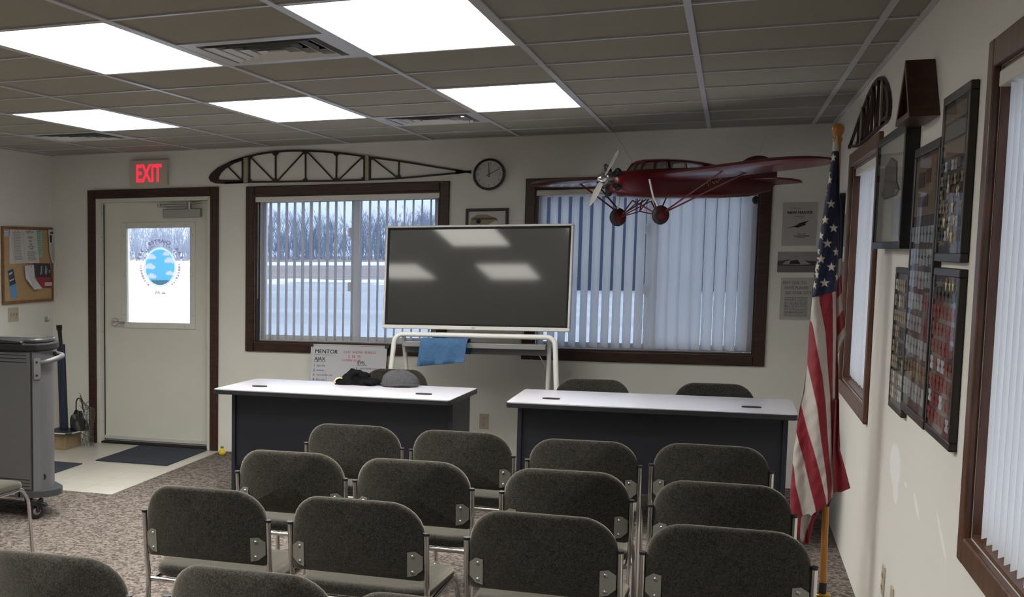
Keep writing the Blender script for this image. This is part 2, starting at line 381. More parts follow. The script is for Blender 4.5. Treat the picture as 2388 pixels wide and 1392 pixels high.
vent(2, 12, 'square louvred ceiling vent behind the camera')
# ceiling hooks
for (q, lb) in ((atZ(1422, 280, ZC), 'small screw eye in the ceiling above the model airplane nose'), (atZ(1790, 296, ZC), 'small screw eye in the ceiling above the model airplane tail'), (atZ(1100, 275, ZC), 'small screw eye in the ceiling beside the far air vent')):
    P = [(q.x+.014*math.cos(a), q.y, ZC-.022+.014*math.sin(a)) for a in [2*PI*i/14 for i in range(14)]]
    mb = MB().tube(P, .0022, 6, True).tube([(q.x, q.y, ZC-.009), (q.x, q.y, ZC+.008)], .002, 6)
    tag(mb.build('screw_eye', 'steel', smooth=60), lb, 'hook', 'screw eyes in the ceiling')

# ------------------------------------------------------------------ windows
def casing(mb, u0, u1, z0, z1, w, d, axis):   # picture-frame casing around an opening, mitred look
    def bx(a0, a1, b0, b1, dd=d):
        if axis == 'x': mb.box(a0, a1, YW-dd, YW+.001, b0, b1)
        else: mb.box(XR-dd, XR+.001, a0, a1, b0, b1)
    bx(u0-w, u0, z0-w, z1+w); bx(u1, u1+w, z0-w, z1+w); bx(u0, u1, z1, z1+w, d-.0006); bx(u0, u1, z0-w, z0, d-.0006)
def window(n, op, axis, cm, cm2):
    u0, u1, z0, z1 = op
    P = (lambda a, b, z: (a, YW+b, z)) if axis == 'x' else (lambda a, b, z: (XR+b, a, z))
    def bx(mb, a0, a1, d0, d1, b0, b1):
        if axis == 'x': mb.box(a0, a1, YW+d0, YW+d1, b0, b1)
        else: mb.box(XR+d0, XR+d1, a0, a1, b0, b1)
    root = empty('window_%d' % n, P((u0+u1)/2, 0, z0)); struct(root)
    inv = Matrix.Translation(-Vector(root.location))
    mb = MB(); casing(mb, u0, u1, z0, z1, .072, .02, axis); mb.xf(inv).build('casing', cm, root, bevel=.006)
    mb = MB(); j = .012
    bx(mb, u0, u0+j, .001, .1, z0, z1); bx(mb, u1-j, u1, .001, .1, z0, z1); bx(mb, u0+j, u1-j, .001, .1, z1-j, z1); bx(mb, u0+j, u1-j, .001, .1, z0, z0+j)
    mb.xf(inv).build('jamb', cm2, root)
    a0, a1, b0, b1 = u0+j, u1-j, z0+j, z1-j; mid = (a0+a1)/2+.06; w = .045
    mb = MB()
    bx(mb, a0, a0+w, .1, .15, b0, b1); bx(mb, a1-w, a1, .1, .15, b0, b1); bx(mb, a0+w, a1-w, .1, .15, b1-w, b1); bx(mb, a0+w, a1-w, .1, .15, b0, b0+w)
    bx(mb, mid-.03, mid+.03, .105, .145, b0+w, b1-w)
    mb.xf(inv).build('sash_frame', 'vinyl', root, bevel=.003)
    mb = MB(); bx(mb, a0+w, mid-.03, .12, .123, b0+w, b1-w); mb.xf(inv).build('pane', 'winglass' if axis == 'x' else 'sideglass', root)
    mb = MB(); bx(mb, mid+.03, a1-w, .128, .131, b0+w, b1-w); mb.xf(inv).build('pane', 'winglass' if axis == 'x' else 'sideglass', root)
    mb = MB()
    for zz in (b0+.35*(b1-b0), b0+.72*(b1-b0)): bx(mb, mid-.052, mid-.03, .09, .104, zz, zz+.07)
    mb.xf(inv).build('sash_latch', 'vinyl', root, bevel=.003)
    return root
window(1, W1, 'x', 'wood', 'wood'); window(2, W2, 'x', 'wood', 'wood')
window(3, SW, 'y', 'wood2', 'wood2'); window(4, NW, 'y', 'wood2', 'wood2')

def blinds(op, axis, spacing, angf, label, d=.045, zb=.012, rail_out=0):
    u0, u1, z0, z1 = op
    P = (lambda a, b, z: (a, YW+b, z)) if axis == 'x' else (lambda a, b, z: (XR+b, a, z))
    root = empty('vertical_blinds', P((u0+u1)/2, d, z1-.02)); tag(root, label, 'blinds'); inv = Matrix.Translation(-Vector(root.location))
    mb = MB()
    if axis == 'x': mb.box(u0+.004, u1-.004, YW-.004, YW+.05, z1-.052, z1-.0125)
    else: mb.box(XR+d-.022, XR+d+.022, u0+.014, u1-.014, z1-.052, z1-.0125)
    mb.xf(inv).build('head_rail', 'rail', root, bevel=.003)
    x = u0+.05; i = 0; sw = .089
    while x < u1-.03:
        a = angf((x-u0)/(u1-u0), i)           # angle from the window plane
        n = 7; R0_, R1_ = [], []
        prof = []
        for k in range(n):
            s_ = (k/(n-1)-.5)*sw; cv = .006*(1-(2*k/(n-1)-1)**2); prof.append((s_*math.cos(a)-cv*math.sin(a), s_*math.sin(a)+cv*math.cos(a)))
        th = .0009
        ring = prof+[(p[0]-th*math.sin(a), p[1]+th*math.cos(a)) for p in prof[::-1]]
        f = lambda p, z: Vector(P(x+p[0], d+p[1], z))
        zt, zbm = z1-.054, z0+zb+.012+random.uniform(0, .004)
        mb = MB().rings([[f(p, zbm) for p in ring], [f(p, zt) for p in ring]])
        mb.tube([P(x, d, zt-.001), P(x, d, zt+.012)], .003, 6)
        mb.xf(inv).build('slat', 'slat', root, smooth=50)
        x += spacing; i += 1
    mb = MB().tube([P(u0+.02, .02, z1-.06), P(u0+.02, .02, z0+.35)], .002, 6); mb.xf(inv).build('pull_cord', 'white', root)
    return root
rnd = random.Random(3)
blinds(W1, 'x', .0665, lambda t, i: math.radians(94+rnd.uniform(-3, 3)), 'open white vertical blinds in the window left of the screen, trees visible through them')
def ang2(t, i):
    if t < .54: return math.radians(131+rnd.uniform(-3, 3))
    if t < .74: return math.radians(156)
    return math.radians(141+rnd.uniform(-2, 2))
blinds(W2, 'x', .0735, ang2, 'mostly closed white vertical blinds behind the model airplane')
blinds(SW, 'y', .0735, lambda t, i: math.radians(8), 'closed glowing vertical blinds in the side window just behind the flag', d=.032)
blinds(NW, 'y', .0735, lambda t, i: math.radians(22), 'closed vertical blinds in the nearest window at the right edge', d=.016)

# ------------------------------------------------------------------ door
def door():
    x0, x1, z0, z1 = DO; root = empty('door_1', ((x0+x1)/2, YW, 0)); struct(root); inv = Matrix.Translation(-Vector(root.location))
    w = .072
    mb = MB().box(x0-w, x0, YW-.02, YW+.001, 0, z1+w).box(x1, x1+w, YW-.02, YW+.001, 0, z1+w).box(x0, x1, YW-.0194, YW+.001, z1, z1+w)
    mb.xf(inv).build('casing', 'wood', root, bevel=.004)
    mb = MB()
    mb.box(x0, x0+.018, YW-.008, YW+WT, 0, z1).box(x1-.018, x1, YW-.008, YW+WT, 0, z1).box(x0+.018, x1-.018, YW-.008, YW+WT, z1-.018, z1)
    mb.box(x0+.018, x0+.03, YW+.0, YW+.088, .0, z1-.018).box(x1-.03, x1-.018, YW+.0, YW+.088, 0, z1-.018).box(x0+.03, x1-.03, YW, YW+.088, z1-.03, z1-.018)
    mb.xf(inv).build('door_frame', 'doorframe', root, bevel=.002)
    mb = MB()
    for zz in (.18, .55, .95, 1.35, 1.75, 1.95):
        mb.lathe([(.006, 0), (.006, .002), (.001, .0025)], 0, 0, 8, 'x'); n = len(mb.v)
        mb.v[n-24:] = [(p[0]+x0+.03, p[1]+YW+.05, p[2]+zz) for p in mb.v[n-24:]]
    mb.xf(inv).build('frame_screw', 'steel', root)
    yd = YW+.09; L0, L1 = x0+.026, x1-.026; Z0, Z1 = .018, z1-.022
    ga, gb, gc, gd = -4.586, -4.012, 1.035, 1.822         # glass
    mb = MB().box(L0, ga-.01, yd, yd+.045, Z0, Z1).box(gb+.01, L1, yd, yd+.045, Z0, Z1).box(ga-.01, gb+.01, yd, yd+.045, Z0, gc-.01).box(ga-.01, gb+.01, yd, yd+.045, gd+.01, Z1)
    leaf = mb.xf(inv).build('door_leaf', 'door', root)
    mb = MB(); e = .048
    mb.box(ga-e, ga, yd-.010, yd+.055, gc-e, gd+e).box(gb, gb+e, yd-.010, yd+.055, gc-e, gd+e).box(ga, gb, yd-.0098, yd+.055, gd, gd+e).box(ga, gb, yd-.0098, yd+.055, gc-e, gc)
    mb.xf(inv).build('glass_frame', 'doorframe', root, bevel=.003)
    mb = MB()
    for t in (.08, .5, .92):
        for (xx, zz) in ((ga+(gb-ga)*t, gd+e/2), (ga+(gb-ga)*t, gc-e/2), (ga-e/2, gc+(gd-gc)*t), (gb+e/2, gc+(gd-gc)*t)):
            mb.box(xx-.004, xx+.004, yd-.0115, yd-.0095, zz-.004, zz+.004)
    mb.xf(inv).build('frame_screw', 'steel', root)
    MB().box(ga, gb, yd+.02, yd+.026, gc, gd).xf(inv).build('pane', 'doorglass', root)
    # the decal printed on the outside of the glass, so it reads mirrored in here
    cx, cz, yy = atY(373, 623, yd+.0285).x, atY(373, 623, yd+.0285).z, yd+.0285
    px2m = .00356
    R = .163
    mb = MB(); N = 96; NR = 30
    cl_ = [(-.090, .085, 1), (-.105, .005, 1.15), (-.085, -.075, 1), (.095, .055, 1.1), (.10, -.05, .9), (.06, .11, .7)]
    V, Fc, Cc = [(cx, yy, cz)], [], [(.10, .36, .62, 1)]
    for j in range(1, NR+1):
        for i in range(N):
            a_ = 2*PI*i/N; r_ = R*j/NR; x_, z_ = r_*math.cos(a_), r_*math.sin(a_); q = j/NR; col = (.10, .36, .62, 1)
            for (ox, oz, s_) in cl_:
                for (dx, dz, rr) in ((0, .004, .024), (-.024, -.003, .017), (.026, -.004, .018)):
                    if math.hypot((x_-ox-s_*dx)/1.3, (z_-oz-s_*dz)/.85) < rr*s_: col = (.46, .47, .66, 1)
            if z_ < -.108: col = (.06, .13, .17, 1)
            if q > .925: col = (.72, .84, .95, 1)
            if .955 < q < .975: col = (.25, .35, .5, 1)
            V.append((cx+x_*.89, yy, cz+z_)); Cc.append(col)
    Fc = [(0, 1+i, 1+(i+1) % N) for i in range(N)]+[(1+(j-1)*N+i, 1+j*N+i, 1+j*N+(i+1) % N, 1+(j-1)*N+(i+1) % N) for j in range(1, NR) for i in range(N)]
    dm = translucent('decal_print', (.2, .4, .7, 1), (.1, .3, .6, 1), .6); tt = dm.node_tree; va = tt.nodes.new('ShaderNodeVertexColor'); va.layer_name = 'print'
    for nd in tt.nodes:
        if nd.type == 'BSDF_PRINCIPLED': tt.links.new(va.outputs[0], nd.inputs['Base Color'])
        if nd.type == 'BSDF_TRANSLUCENT': tt.links.new(va.outputs[0], nd.inputs[0])
    me = bpy.data.meshes.new('decal_disc'); me.from_pydata([tuple(inv @ Vector(v)) for v in V], [], Fc); at = me.color_attributes.new('print', 'FLOAT_COLOR', 'POINT')
    at.data.foreach_set('color', np.array(Cc, dtype=np.float32).ravel()); me.materials.append(dm); o = bpy.data.objects.new('decal_disc', me); C.objects.link(o); o.parent = root
    def arc(mb, s, r, size, a_mid, step, bold=.0, flip=1):
        n = len(s)
        for i, ch in enumerate(s):
            if ch == ' ': continue
            a = a_mid+flip*((i-(n-1)/2)*step)     # mirrored text runs right to left
            ca, sa = math.cos(a), math.sin(a)
            def fn(x, z, a=a):
                x = -x; z = z-size*.35
                t = a-PI/2 if flip > 0 else a+PI/2
                return (cx+r*.95*math.cos(a)+x*math.cos(t)-z*math.sin(t), yy, cz+r*1.0*math.sin(a)+x*math.sin(t)+z*math.cos(t))
            textmesh(mb, ch, size, fn, bold=bold)
    ink = translucent('decal_ink', (.16, .14, .26, 1), (.16, .13, .20, 1), .5)
    mb = MB()
    arc(mb, 'EAA', .221, .042, math.radians(32), .18, .0022); arc(mb, 'CHAPTER', .217, .042, math.radians(92), .150, .0022); arc(mb, '305', .221, .042, math.radians(151), .165, .0022)
    arc(mb, 'GRUMPY', .186, .021, math.radians(57), .150, .0012); arc(mb, "'DUCKS'", .184, .021, math.radians(121), .125, .0012)
    arc(mb, 'AVIATIONS', .184, .021, math.radians(-22), .125, .0018); arc(mb, 'WISCONSIN', .184, .021, math.radians(204), .125, .0018)
    textmesh(mb, 'est. 1972', .026, lambda x, z: (cx-x, yy, cz-.222+z), bold=.0012)
    mb.xf(inv).build('decal_lettering', ink, root)
    # lever handle with rose
    hx, hz = -4.70, 1.035
    h = MB().lathe([(.001, -.016), (.030, -.014), (.036, -.004), (.036, 0)], 0, 0, 24, 'y')
    h.v = [(p[0]+hx, p[1]+yd, p[2]+hz) for p in h.v]
    h.tube([(hx, yd-.01, hz), (hx, yd-.06, hz)], .010, 12).tube(fillet([(hx, yd-.055, hz), (hx+.05, yd-.06, hz-.002), (hx+.115, yd-.052, hz-.004)], .02), [.011]*7+[.009]*1 if False else .010, 12)
    h.xf(inv).build('door_handle', 'chrome', root, smooth=40)
    # closer
    q = MB().box(-4.235, -3.905, yd-.055, yd-.0005, 1.905, 1.975); cl = q.xf(inv).build('door_closer', 'steel', root, bevel=.006)
    q = MB().tube([(-4.27, yd-.05, 2.005), (-3.99, yd-.05, 2.008)], .009, 8).tube([(-4.27, yd-.05, 1.995), (-4.27, yd-.05, 2.02)], .016, 12).tube([(-4.0, yd-.05, 1.97), (-4.0, yd-.05, 2.03)], .018, 12).tube([(-3.99, yd-.05, 2.015), (-3.90, yd-.03, 2.03)], .008, 8)
    q.xf(inv).build('closer_arm', 'steel', root, smooth=40)
    q = MB().box(x0+.03, x1-.03, YW+.01, YW+.14, 0.0015, .016); q.xf(inv).build('threshold', 'blackm', root)
    q = MB().box(L0, L1, yd-.012, yd-.0005, .03, .062); q.xf(inv).build('door_sweep', 'silver', root, bevel=.003)
    q = MB()
    q.box(x1-.034, x1-.0302, yd-.012, yd-.001, .02, z1-.05).box(x0+.0302, x0+.036, yd-.010, yd-.001, .02, z1-.05)
    q.xf(inv).build('dark_gap_strip', 'black', root)  # black strips drawn in for the shaded gaps beside the door leaf
door()

# ------------------------------------------------------------------ outdoors
def ground(name, m, y0, y1, z, x0=-400, x1=250):
    n = MB(); nx = 40
    for i in range(nx):
        pass
    n.box(x0, x1, y0, y1, z-.3, z); return struct(n.build(name, m))
ground('apron', 'snow', YW+WT+.01, 74, -.16); 
MBg = MB().box(XR+WT+.01, 250, -60, YW+WT, -.46, -.16); struct(MBg.build('yard', 'snow'))
ground('grass_strip', 'grass', 74, 150, -.158); ground('snow_bank', 'snow2', 150, 190, -.05); ground('field', 'grass', 190, 420, -.14)
mb = MB()
for i in range(60):
    x = random.uniform(-70, -13); y = random.uniform(66, 75); r = random.uniform(.5, 1.6)
    mb.add([(x+r*2.5*math.cos(a)*(1+.2*math.sin(3*a+i)), y+r*math.sin(a), -.157) for a in [2*PI*k/12 for k in range(12)]]+[(x, y, -.157+.1*r)], [(k, (k+1) % 12, 12) for k in range(12)])
tag(mb.build('snow_drifts', 'snow2', smooth=80), 'low snow drifts along the edge of the dry grass outside', 'snow', kind='stuff')
gap_backdrop = MB().box(-8.6, 6, 60, 68, -.2, 4.2).add([(-8.9, 59.6, 4.2), (6.3, 59.6, 4.2), (6.3, 68.4, 4.2), (-8.9, 68.4, 4.2), (-8.9, 64, 5.4), (6.3, 64, 5.4)], [(0, 1, 5, 4), (3, 4, 5, 2), (0, 4, 3), (1, 2, 5), (0, 3, 2, 1)])
tag(gap_backdrop.build('dark_backdrop', mat('backdrop_dark', (.03, .04, .07, 1), .8)), 'dark building added outside, glimpsed in slivers between the blinds of the right window', 'backdrop')  # invented dark block, added so the gaps between the slats look dark
def treeline():                                # a wood of bare trees: fourteen grown shapes, planted many times
    rn = np.random.RandomState(5)
    def grow():
        V, Fc = [], []
        def stick(p, q, w0, w1):
            d = q-p; a = np.cross(d, [0., 1, .1]); a /= (np.linalg.norm(a)+1e-9); b = np.cross(d, a); b /= (np.linalg.norm(b)+1e-9); n = len(V)
            for (o, w) in ((p, w0), (q, w1)):
                for t in (0, 2.094, 4.189): V.append(o+a*w*math.cos(t)+b*w*math.sin(t))
            for k in range(3): Fc.append((n+k, n+(k+1) % 3, n+3+(k+1) % 3, n+3+k))
        def branch(p, d, L, w, lev):
            q = p+d*L; stick(p, q, w, w*.55)
            if lev == 0: return
            for k in range(5 if lev > 1 else 4):
                t = rn.uniform(.3, 1.0); e = d+rn.normal(0, .42, 3); e[2] += .15; e /= np.linalg.norm(e)
                branch(p+d*L*t, e, L*rn.uniform(.4, .62), w*.5, lev-1)
        branch(np.array([0., 0, 0]), np.array([rn.normal(0, .04), 0, 1.]), .56, .010, 3)
        for k in range(4): branch(np.array([rn.normal(0, .2), 0, 0]), np.array([rn.normal(0, .3), 0, 1.]), rn.uniform(.2, .4), .006, 2)
        return np.array(V), np.array(Fc)
    T = [grow() for _ in range(14)]; VV, FF, n = [], [], 0
    for i in range(900):
        v, f = T[i % 14]; y = rn.uniform(225, 330); x = rn.uniform(-210, 45); h = rn.uniform(8.5, 11)*(y/250)**.8; a = rn.uniform(0, 2*PI)
        if i % 60 == 0: y = rn.uniform(208, 222)
        ca, sa = math.cos(a), math.sin(a); w = v*h; VV.append(np.stack([w[:, 0]*ca-w[:, 1]*sa+x, w[:, 0]*sa+w[:, 1]*ca+y, w[:, 2]-.2], 1)); FF.append(f+n); n += len(v)
    VV = np.concatenate(VV).astype(np.float32); FF = np.concatenate(FF).astype(np.int32)
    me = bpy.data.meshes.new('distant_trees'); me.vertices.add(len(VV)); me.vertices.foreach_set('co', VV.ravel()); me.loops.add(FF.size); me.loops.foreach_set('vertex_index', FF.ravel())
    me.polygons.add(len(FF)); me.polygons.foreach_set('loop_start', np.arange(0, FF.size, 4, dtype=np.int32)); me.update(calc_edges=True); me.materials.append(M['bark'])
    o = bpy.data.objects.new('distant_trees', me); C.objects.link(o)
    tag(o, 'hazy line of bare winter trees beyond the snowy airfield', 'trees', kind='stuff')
treeline()
# ------------------------------------------------------------------ stacking chairs
def pad(w, h, r, t, fn, edge=.011):
    """A rounded cushion: outline w x h, corner r, thickness t; fn(a, b, d) -> 3D."""
    R = []; P = rrect(w, h, r if not isinstance(r, tuple) else .05, 7)
    if isinstance(r, tuple):                  # top and bottom corners of different radius
        P = [q for q in rrect(w, h, r[0], 7) if q[1] > 0]+[q for q in rrect(w, h, r[1], 7) if q[1] < 0]
    def ring(k, inset, d):
        sx, sy = (w/2-inset)/(w/2)*k, (h/2-inset)/(h/2)*k
        return [fn(a*sx, b*sy, d) for a, b in P]
    hf = t/2
    seq = [(.02, edge*.9, -hf), (.35, edge*.9, -hf), (.7, edge*.9, -hf), (.9, edge*.9, -hf), (1, edge, -hf), (1, edge*.3, -hf*.75), (1, 0, -hf*.25), (1, 0, hf*.25), (1, edge*.3, hf*.75), (1, edge, hf), (.9, edge*.9, hf*1.08), (.7, edge*.9, hf*1.15), (.35, edge*.9, hf*1.2), (.02, edge*.9, hf*1.2)]
    return MB().rings([ring(*q) for q in seq])
def make_chair():
    t = empty('stacking_chair')
    # backrest, leaning back, its sides curving forward
    def fb(a, b, d):
        z = .672+b; y = -.022-b*.10+.065*(a/.22)**2+d
        return (a*(1-.02*(b/.13)), y, z-.006*(a/.22)**2)
    pad(.452, .268, (.108, .018), .036, fb).build('backrest', 'fabric', t, smooth=60)
    def fs(a, b, d):                          # seat: b runs front to back
        y = .325+b; z = .464+d-.022*max(0, (b-.12)/.13)**2+.008*max(0, (-b-.14)/.1)-.006*(1-(a/.23)**2)
        return (a*(1+.03*b/.23), y, z)
    pad(.458, .51, .07, .046, fs, .014).build('seat', 'fabric', t, smooth=60)
    for s in (-1, 1):
        x = .2325*s
        MB().tube(fillet([(x, .026, .692), (x, .046, .53), (x*1.0, .066, .44), (x*1.02, .02, .02)], .05), .0095, 10).build('back_post', 'chrome', t, smooth=60)
        c_ = MB().tube([(x, .0258, .6925), (x, .0248, .701)], .0108, 10).build('post_cap', 'black', t, smooth=60)
        MB().tube(fillet([(x*.985, .10, .012), (x*1.02, .0, .012)], .01), .009, 8).build('rear_foot', 'chrome', t, smooth=60)
        MB().tube(fillet([(x*.96, .09, .432), (x*.96, .555, .432), (x*1.0, .60, .37), (x*1.03, .635, .012), (x*1.03, .57, .0105), (x*1.03, .10, .0105)], .055), .0095, 10).build('leg', 'chrome', t, smooth=60)
        # bracket plate with two rivets
        bx_ = x-.010*s
        poly = [(0, .620), (0, .575), (-.022*s, .556), (-.046*s, .552), (-.046*s, .636), (-.022*s, .638)]
        def fp(a, b, d): xx = bx_+a; return (xx, -.022-(b-.672)*.10+.065*(xx/.22)**2-.0205-d, b)
        MB().prism([(a, b) for a, b in poly], fp, 0, .003).build('bracket', 'plate', t)
        rv = MB()
        for zz in (.568, .622):
            p = fp(-.030*s, zz, .003); rv.lathe([(.007, 0), (.006, -.003), (.002, -.0045)], 0, 0, 10, 'y'); n = 30
            rv.v[-n:] = [(q[0]+p[0], q[1]+p[1], q[2]+p[2]) for q in rv.v[-n:]]
        rv.build('rivet', 'steel', t, smooth=60)
    MB().tube([(-.23, .072, .436), (.23, .072, .436)], .0095, 10).build('crossbar', 'chrome', t, smooth=60)
    MB().tube([(-.22, .48, .422), (.22, .48, .422)], .009, 10).build('crossbar', 'chrome', t, smooth=60)
    return t
proto = make_chair(); first = [True]
def chair(x, y, rz, label, group, yd=0):
    o = proto if first[0] else copy_tree(proto); first[0] = False
    o.location = (x, y, 0); o.rotation_euler = (0, 0, math.radians(rz)); tag(o, label, 'chair', group); return o
G = 'grey stacking chairs in rows facing the screen'
rows = [
 ('front', [(-1.59, 5.90, 1), (-1.08, 5.88, -1), (-.545, 5.81, 2), (-.04, 5.88, -1)]),
 ('second', [(-1.614, 5.00, 1), (-1.105, 4.985, 0), (-.525, 4.98, 2), (.008, 4.925, 0)]),
 ('third', [(-1.638, 4.095, 1), (-1.097, 4.11, 0), (-.501, 4.11, 0), (.027, 4.125, 0)]),
]
pos = ['leftmost', 'second from left', 'third from left', 'rightmost']
desc = {'front': 'grey fabric stacking chair, %s of the farthest row, before the desks', 'second': 'grey fabric stacking chair, %s of the middle row of four', 'third': 'grey fabric stacking chair, %s of the nearest row seen whole'}
for rn_, L in rows:
    for i, (x, y, rz) in enumerate(L): chair(x, y+.028, rz, desc[rn_] % pos[i], G)
chair(-1.665, 3.035, 2, 'grey chair back cut off at the bottom left corner of the photo', G)
chair(-1.105, 3.09, 1, 'grey stacking chair back at the bottom edge, second from the left corner', G)
chair(-.60, 3.02, 0, 'grey stacking chair whose top edge barely shows at the bottom edge centre', G)
chair(-3.42, 5.02, 0, 'grey chair showing only seat and one leg at the left edge, before the lectern', G)
G2 = 'grey stacking chairs behind the desks'
chair(-2.06, 8.83, 180, 'grey stacking chair behind the left desk, between the black cloth and the charcoal cap', G2)
chair(-.755, 8.62, 180, 'grey stacking chair behind the right desk, its left one, under the screen stand', G2)
chair(-.055, 8.62, 182, 'grey stacking chair behind the right desk, its right one', G2)

# ------------------------------------------------------------------ desks
def desk(x0, x1, y0, y1, label, rz=0):
    xc, yc = (x0+x1)/2, (y0+y1)/2; t = empty('desk', (xc, yc, 0), math.radians(rz)); w, d = (x1-x0)/2, (y1-y0)/2
    P = rrect(2*w-.004, 2*d-.004, .02, 4)
    MB().prism(P, lambda a, b, z: (a, b, z), .741, .745).build('desk_top', 'tabletop', t)
    MB().prism(rrect(2*w, 2*d, .022, 4), lambda a, b, z: (a, b, z), .712, .7409).build('edge_band', 'tableedge', t, bevel=.003)
    yf = -d+.25
    MB().box(-w+.06, w-.06, yf, yf+.02, .215, .7118).build('modesty_panel', 'tablepanel', t)
    MB().box(-w+.035, -w+.0598, yf-.02, d-.06, .0, .7118).build('leg_panel', 'tablepanel', t, bevel=.002)
    MB().box(w-.0598, w-.035, yf-.02, d-.06, .0, .7118).build('leg_panel', 'tablepanel', t, bevel=.002)
    for sx in (-1, 1):
        g = MB().prism(rrect(.10, .06, .029, 5, sx*(w-.22), -d+.26), lambda a, b, z: (a, b, z), .7451, .750); g.build('cable_grommet', 'blackm', t)
    return tag(t, label, 'desk', 'desks at the front of the room')
desk(-2.962, -1.442, 7.64, 8.40, 'white topped dark desk on the left, with the black cloth and cap on it', -2.5)
desk(-1.145, .362, 7.66, 8.43, 'white topped dark desk on the right, empty, beside the flag', 0)
# black gathered cloth with a yellow edged opening
def blob(name, m, cx, cy, z0, rx, ry, rz_, fn, parent=None, n=28, k=14):
    R = []
    for i in range(k+1):
        ph = PI/2*i/k; R.append([])
        for j in range(n):
            a = 2*PI*j/n; q = fn(a, ph); R[-1].append((cx+rx*q*math.cos(a)*math.cos(ph)**.8, cy+ry*q*math.sin(a)*math.cos(ph)**.8, z0+rz_*q*math.sin(ph)**1.0))
    R[-1] = [(cx+.002*math.cos(2*PI*j/n), cy+.002*math.sin(2*PI*j/n), R[-1][j][2]) for j in range(n)]
    return MB().rings(R).build(name, m, parent, smooth=80)
t = empty('knit_cap', (-1.915, 8.28, .751)); 
blob('crown', 'cap2', 0, 0, 0.002, .122, .095, .098, lambda a, p: 1+.05*math.sin(3*a+1)*math.cos(p)+.04*math.sin(5*a+p*3)+.03*math.sin(2*a)*math.sin(2*p), t)
mb = MB().tube([(.118*math.cos(a)*(1+.05*math.sin(3*a+1)), .092*math.sin(a), .008+.003*math.sin(4*a)) for a in [2*PI*i/36 for i in range(36)]], .008, 8, True); mb.build('brim_band', 'cap2', t, smooth=60)
tag(t, 'charcoal knitted cap lying dome up on the left desk, right of the black cloth', 'hat')
t = empty('black_gloves', (-2.20, 8.28, .745))
blob('glove_body', 'cap', -.01, 0, 0.002, .085, .06, .085, lambda a, p: 1+.16*math.sin(2*a+1+2*p)+.10*math.sin(5*a+3*p)+.06*math.sin(9*a), t)
blob('glove_body', 'cap', .06, .0, 0.002, .095, .05, .045, lambda a, p: 1+.14*math.sin(3*a+2*p)+.12*math.sin(4*a+1), t)
for (p, q, r_) in (((.07, -.02, .02), (.15, -.05, .016), .014), ((.05, -.04, .018), (.13, -.075, .014), .013), ((-.02, -.03, .05), (.03, -.06, .09), .015), ((.02, 0, .07), (.09, .02, .055), .016)):
    m_ = ((Vector(p)+Vector(q))/2+Vector((0, 0, .008))); MB().tube(smoothpath([p, m_, q], 4), [r_]*8+[r_*.6], 10).build('glove_finger', 'cap', t, smooth=60)
P = [(-.095+.034*math.cos(a)-.0*a, -.055+.006*math.sin(2*a), .024+.017*math.sin(a)-.006*math.cos(2*a)) for a in [2*PI*i/24 for i in range(24)]]
o = MB().tube(P, .0042, 6, True).build('cuff_edge', mat('reflective_yellow', (.95, .72, .30, 1), .5), t, smooth=60); o['label'] = 'bright yellow cuff edge'
blob('cuff', 'cap', -.085, -.035, .002, .045, .03, .045, lambda a, p: 1+.1*math.sin(4*a), t)
tag(t, 'crumpled black gloves with a bright yellow cuff edge on the left desk', 'gloves')

# ------------------------------------------------------------------ screen on its stand
tv = empty('display_screen', (-1.56, 8.98, 0)); tilt = math.radians(4.6)
SWD, SHT = 1.245, .715
zb = atY(1110, 770, 8.95).z
def ft(a, b, d):                              # a across, b up, d forward (towards the viewer)
    return (a, -.03-d*math.cos(tilt)+b*math.sin(tilt), zb+b*math.cos(tilt)+d*math.sin(tilt))
def fbox(mb, a0, a1, b0, b1, d0, d1):
    v = [ft(a, b, d) for d in (d0, d1) for b in (b0, b1) for a in (a0, a1)]
    mb.add(v, [(0, 2, 3, 1), (4, 5, 7, 6), (0, 1, 5, 4), (2, 6, 7, 3), (0, 4, 6, 2), (1, 3, 7, 5)]); return mb
w = SWD/2
mb = MB(); fbox(mb, -w, w, 0, .026, 0, .05); fbox(mb, -w, w, SHT-.014, SHT, 0, .05); fbox(mb, -w, -w+.014, .026, SHT-.014, 0, .05); fbox(mb, w-.014, w, .026, SHT-.014, 0, .05)
mb.build('bezel', 'silver', tv, bevel=.004)
fbox(MB(), -w+.004, w-.004, .004, SHT-.004, -.045, -.0005).build('back_shell', 'darkgrey', tv)
mb = MB(); a, b0, b1, e = w-.0142, .0262, SHT-.0142, .014
fbox(mb, -a, a, b0, b0+e, .001, .041); fbox(mb, -a, a, b1-e, b1, .001, .041); fbox(mb, -a, -a+e, b0+e, b1-e, .001, .041); fbox(mb, a-e, a, b0+e, b1-e, .001, .041)
mb.build('inner_bezel', 'blackm', tv)
fbox(MB(), -a+e, a-e, b0+e, b1-e, .001, .037).build('screen', 'screen', tv)
textmesh(MB(), 'vivi', .018, lambda x, y: ft(x, .009+y, .0508), bold=.0005).build('maker_mark', 'greyink', tv)
tag(tv, 'large flat screen, switched off, in a white bezel, tilted back on a stand', 'screen')
st = empty('screen_stand', (-1.56, 8.98, 0)); r_ = .017
zt = zb-.035
for s in (-1, 1):
    pass
MB().tube(fillet([(-.62, -.15, .02), (-.535, -.08, zt-.03), (-.50, -.07, zt), (.50, -.07, zt), (.535, -.08, zt-.03), (.60, -.15, .02)], .05, 6), r_, 12).build('front_frame', 'white', st, smooth=60)
for s in (-1, 1):
    MB().tube([(s*.49, .0, zt-.01), (s*.455, .25, .02)], r_*.9, 12).build('rear_leg', 'white', st, smooth=60)
    MB().tube([(s*.50, -.07, zt), (s*.49, .02, zt-.01)], r_*.9, 10).build('brace', 'white', st, smooth=60)
    MB().tube([(s*.30, .06, zt-.02), (s*.30, .10, zb+.3)], .015, 8).build('upright', 'white', st, smooth=60)
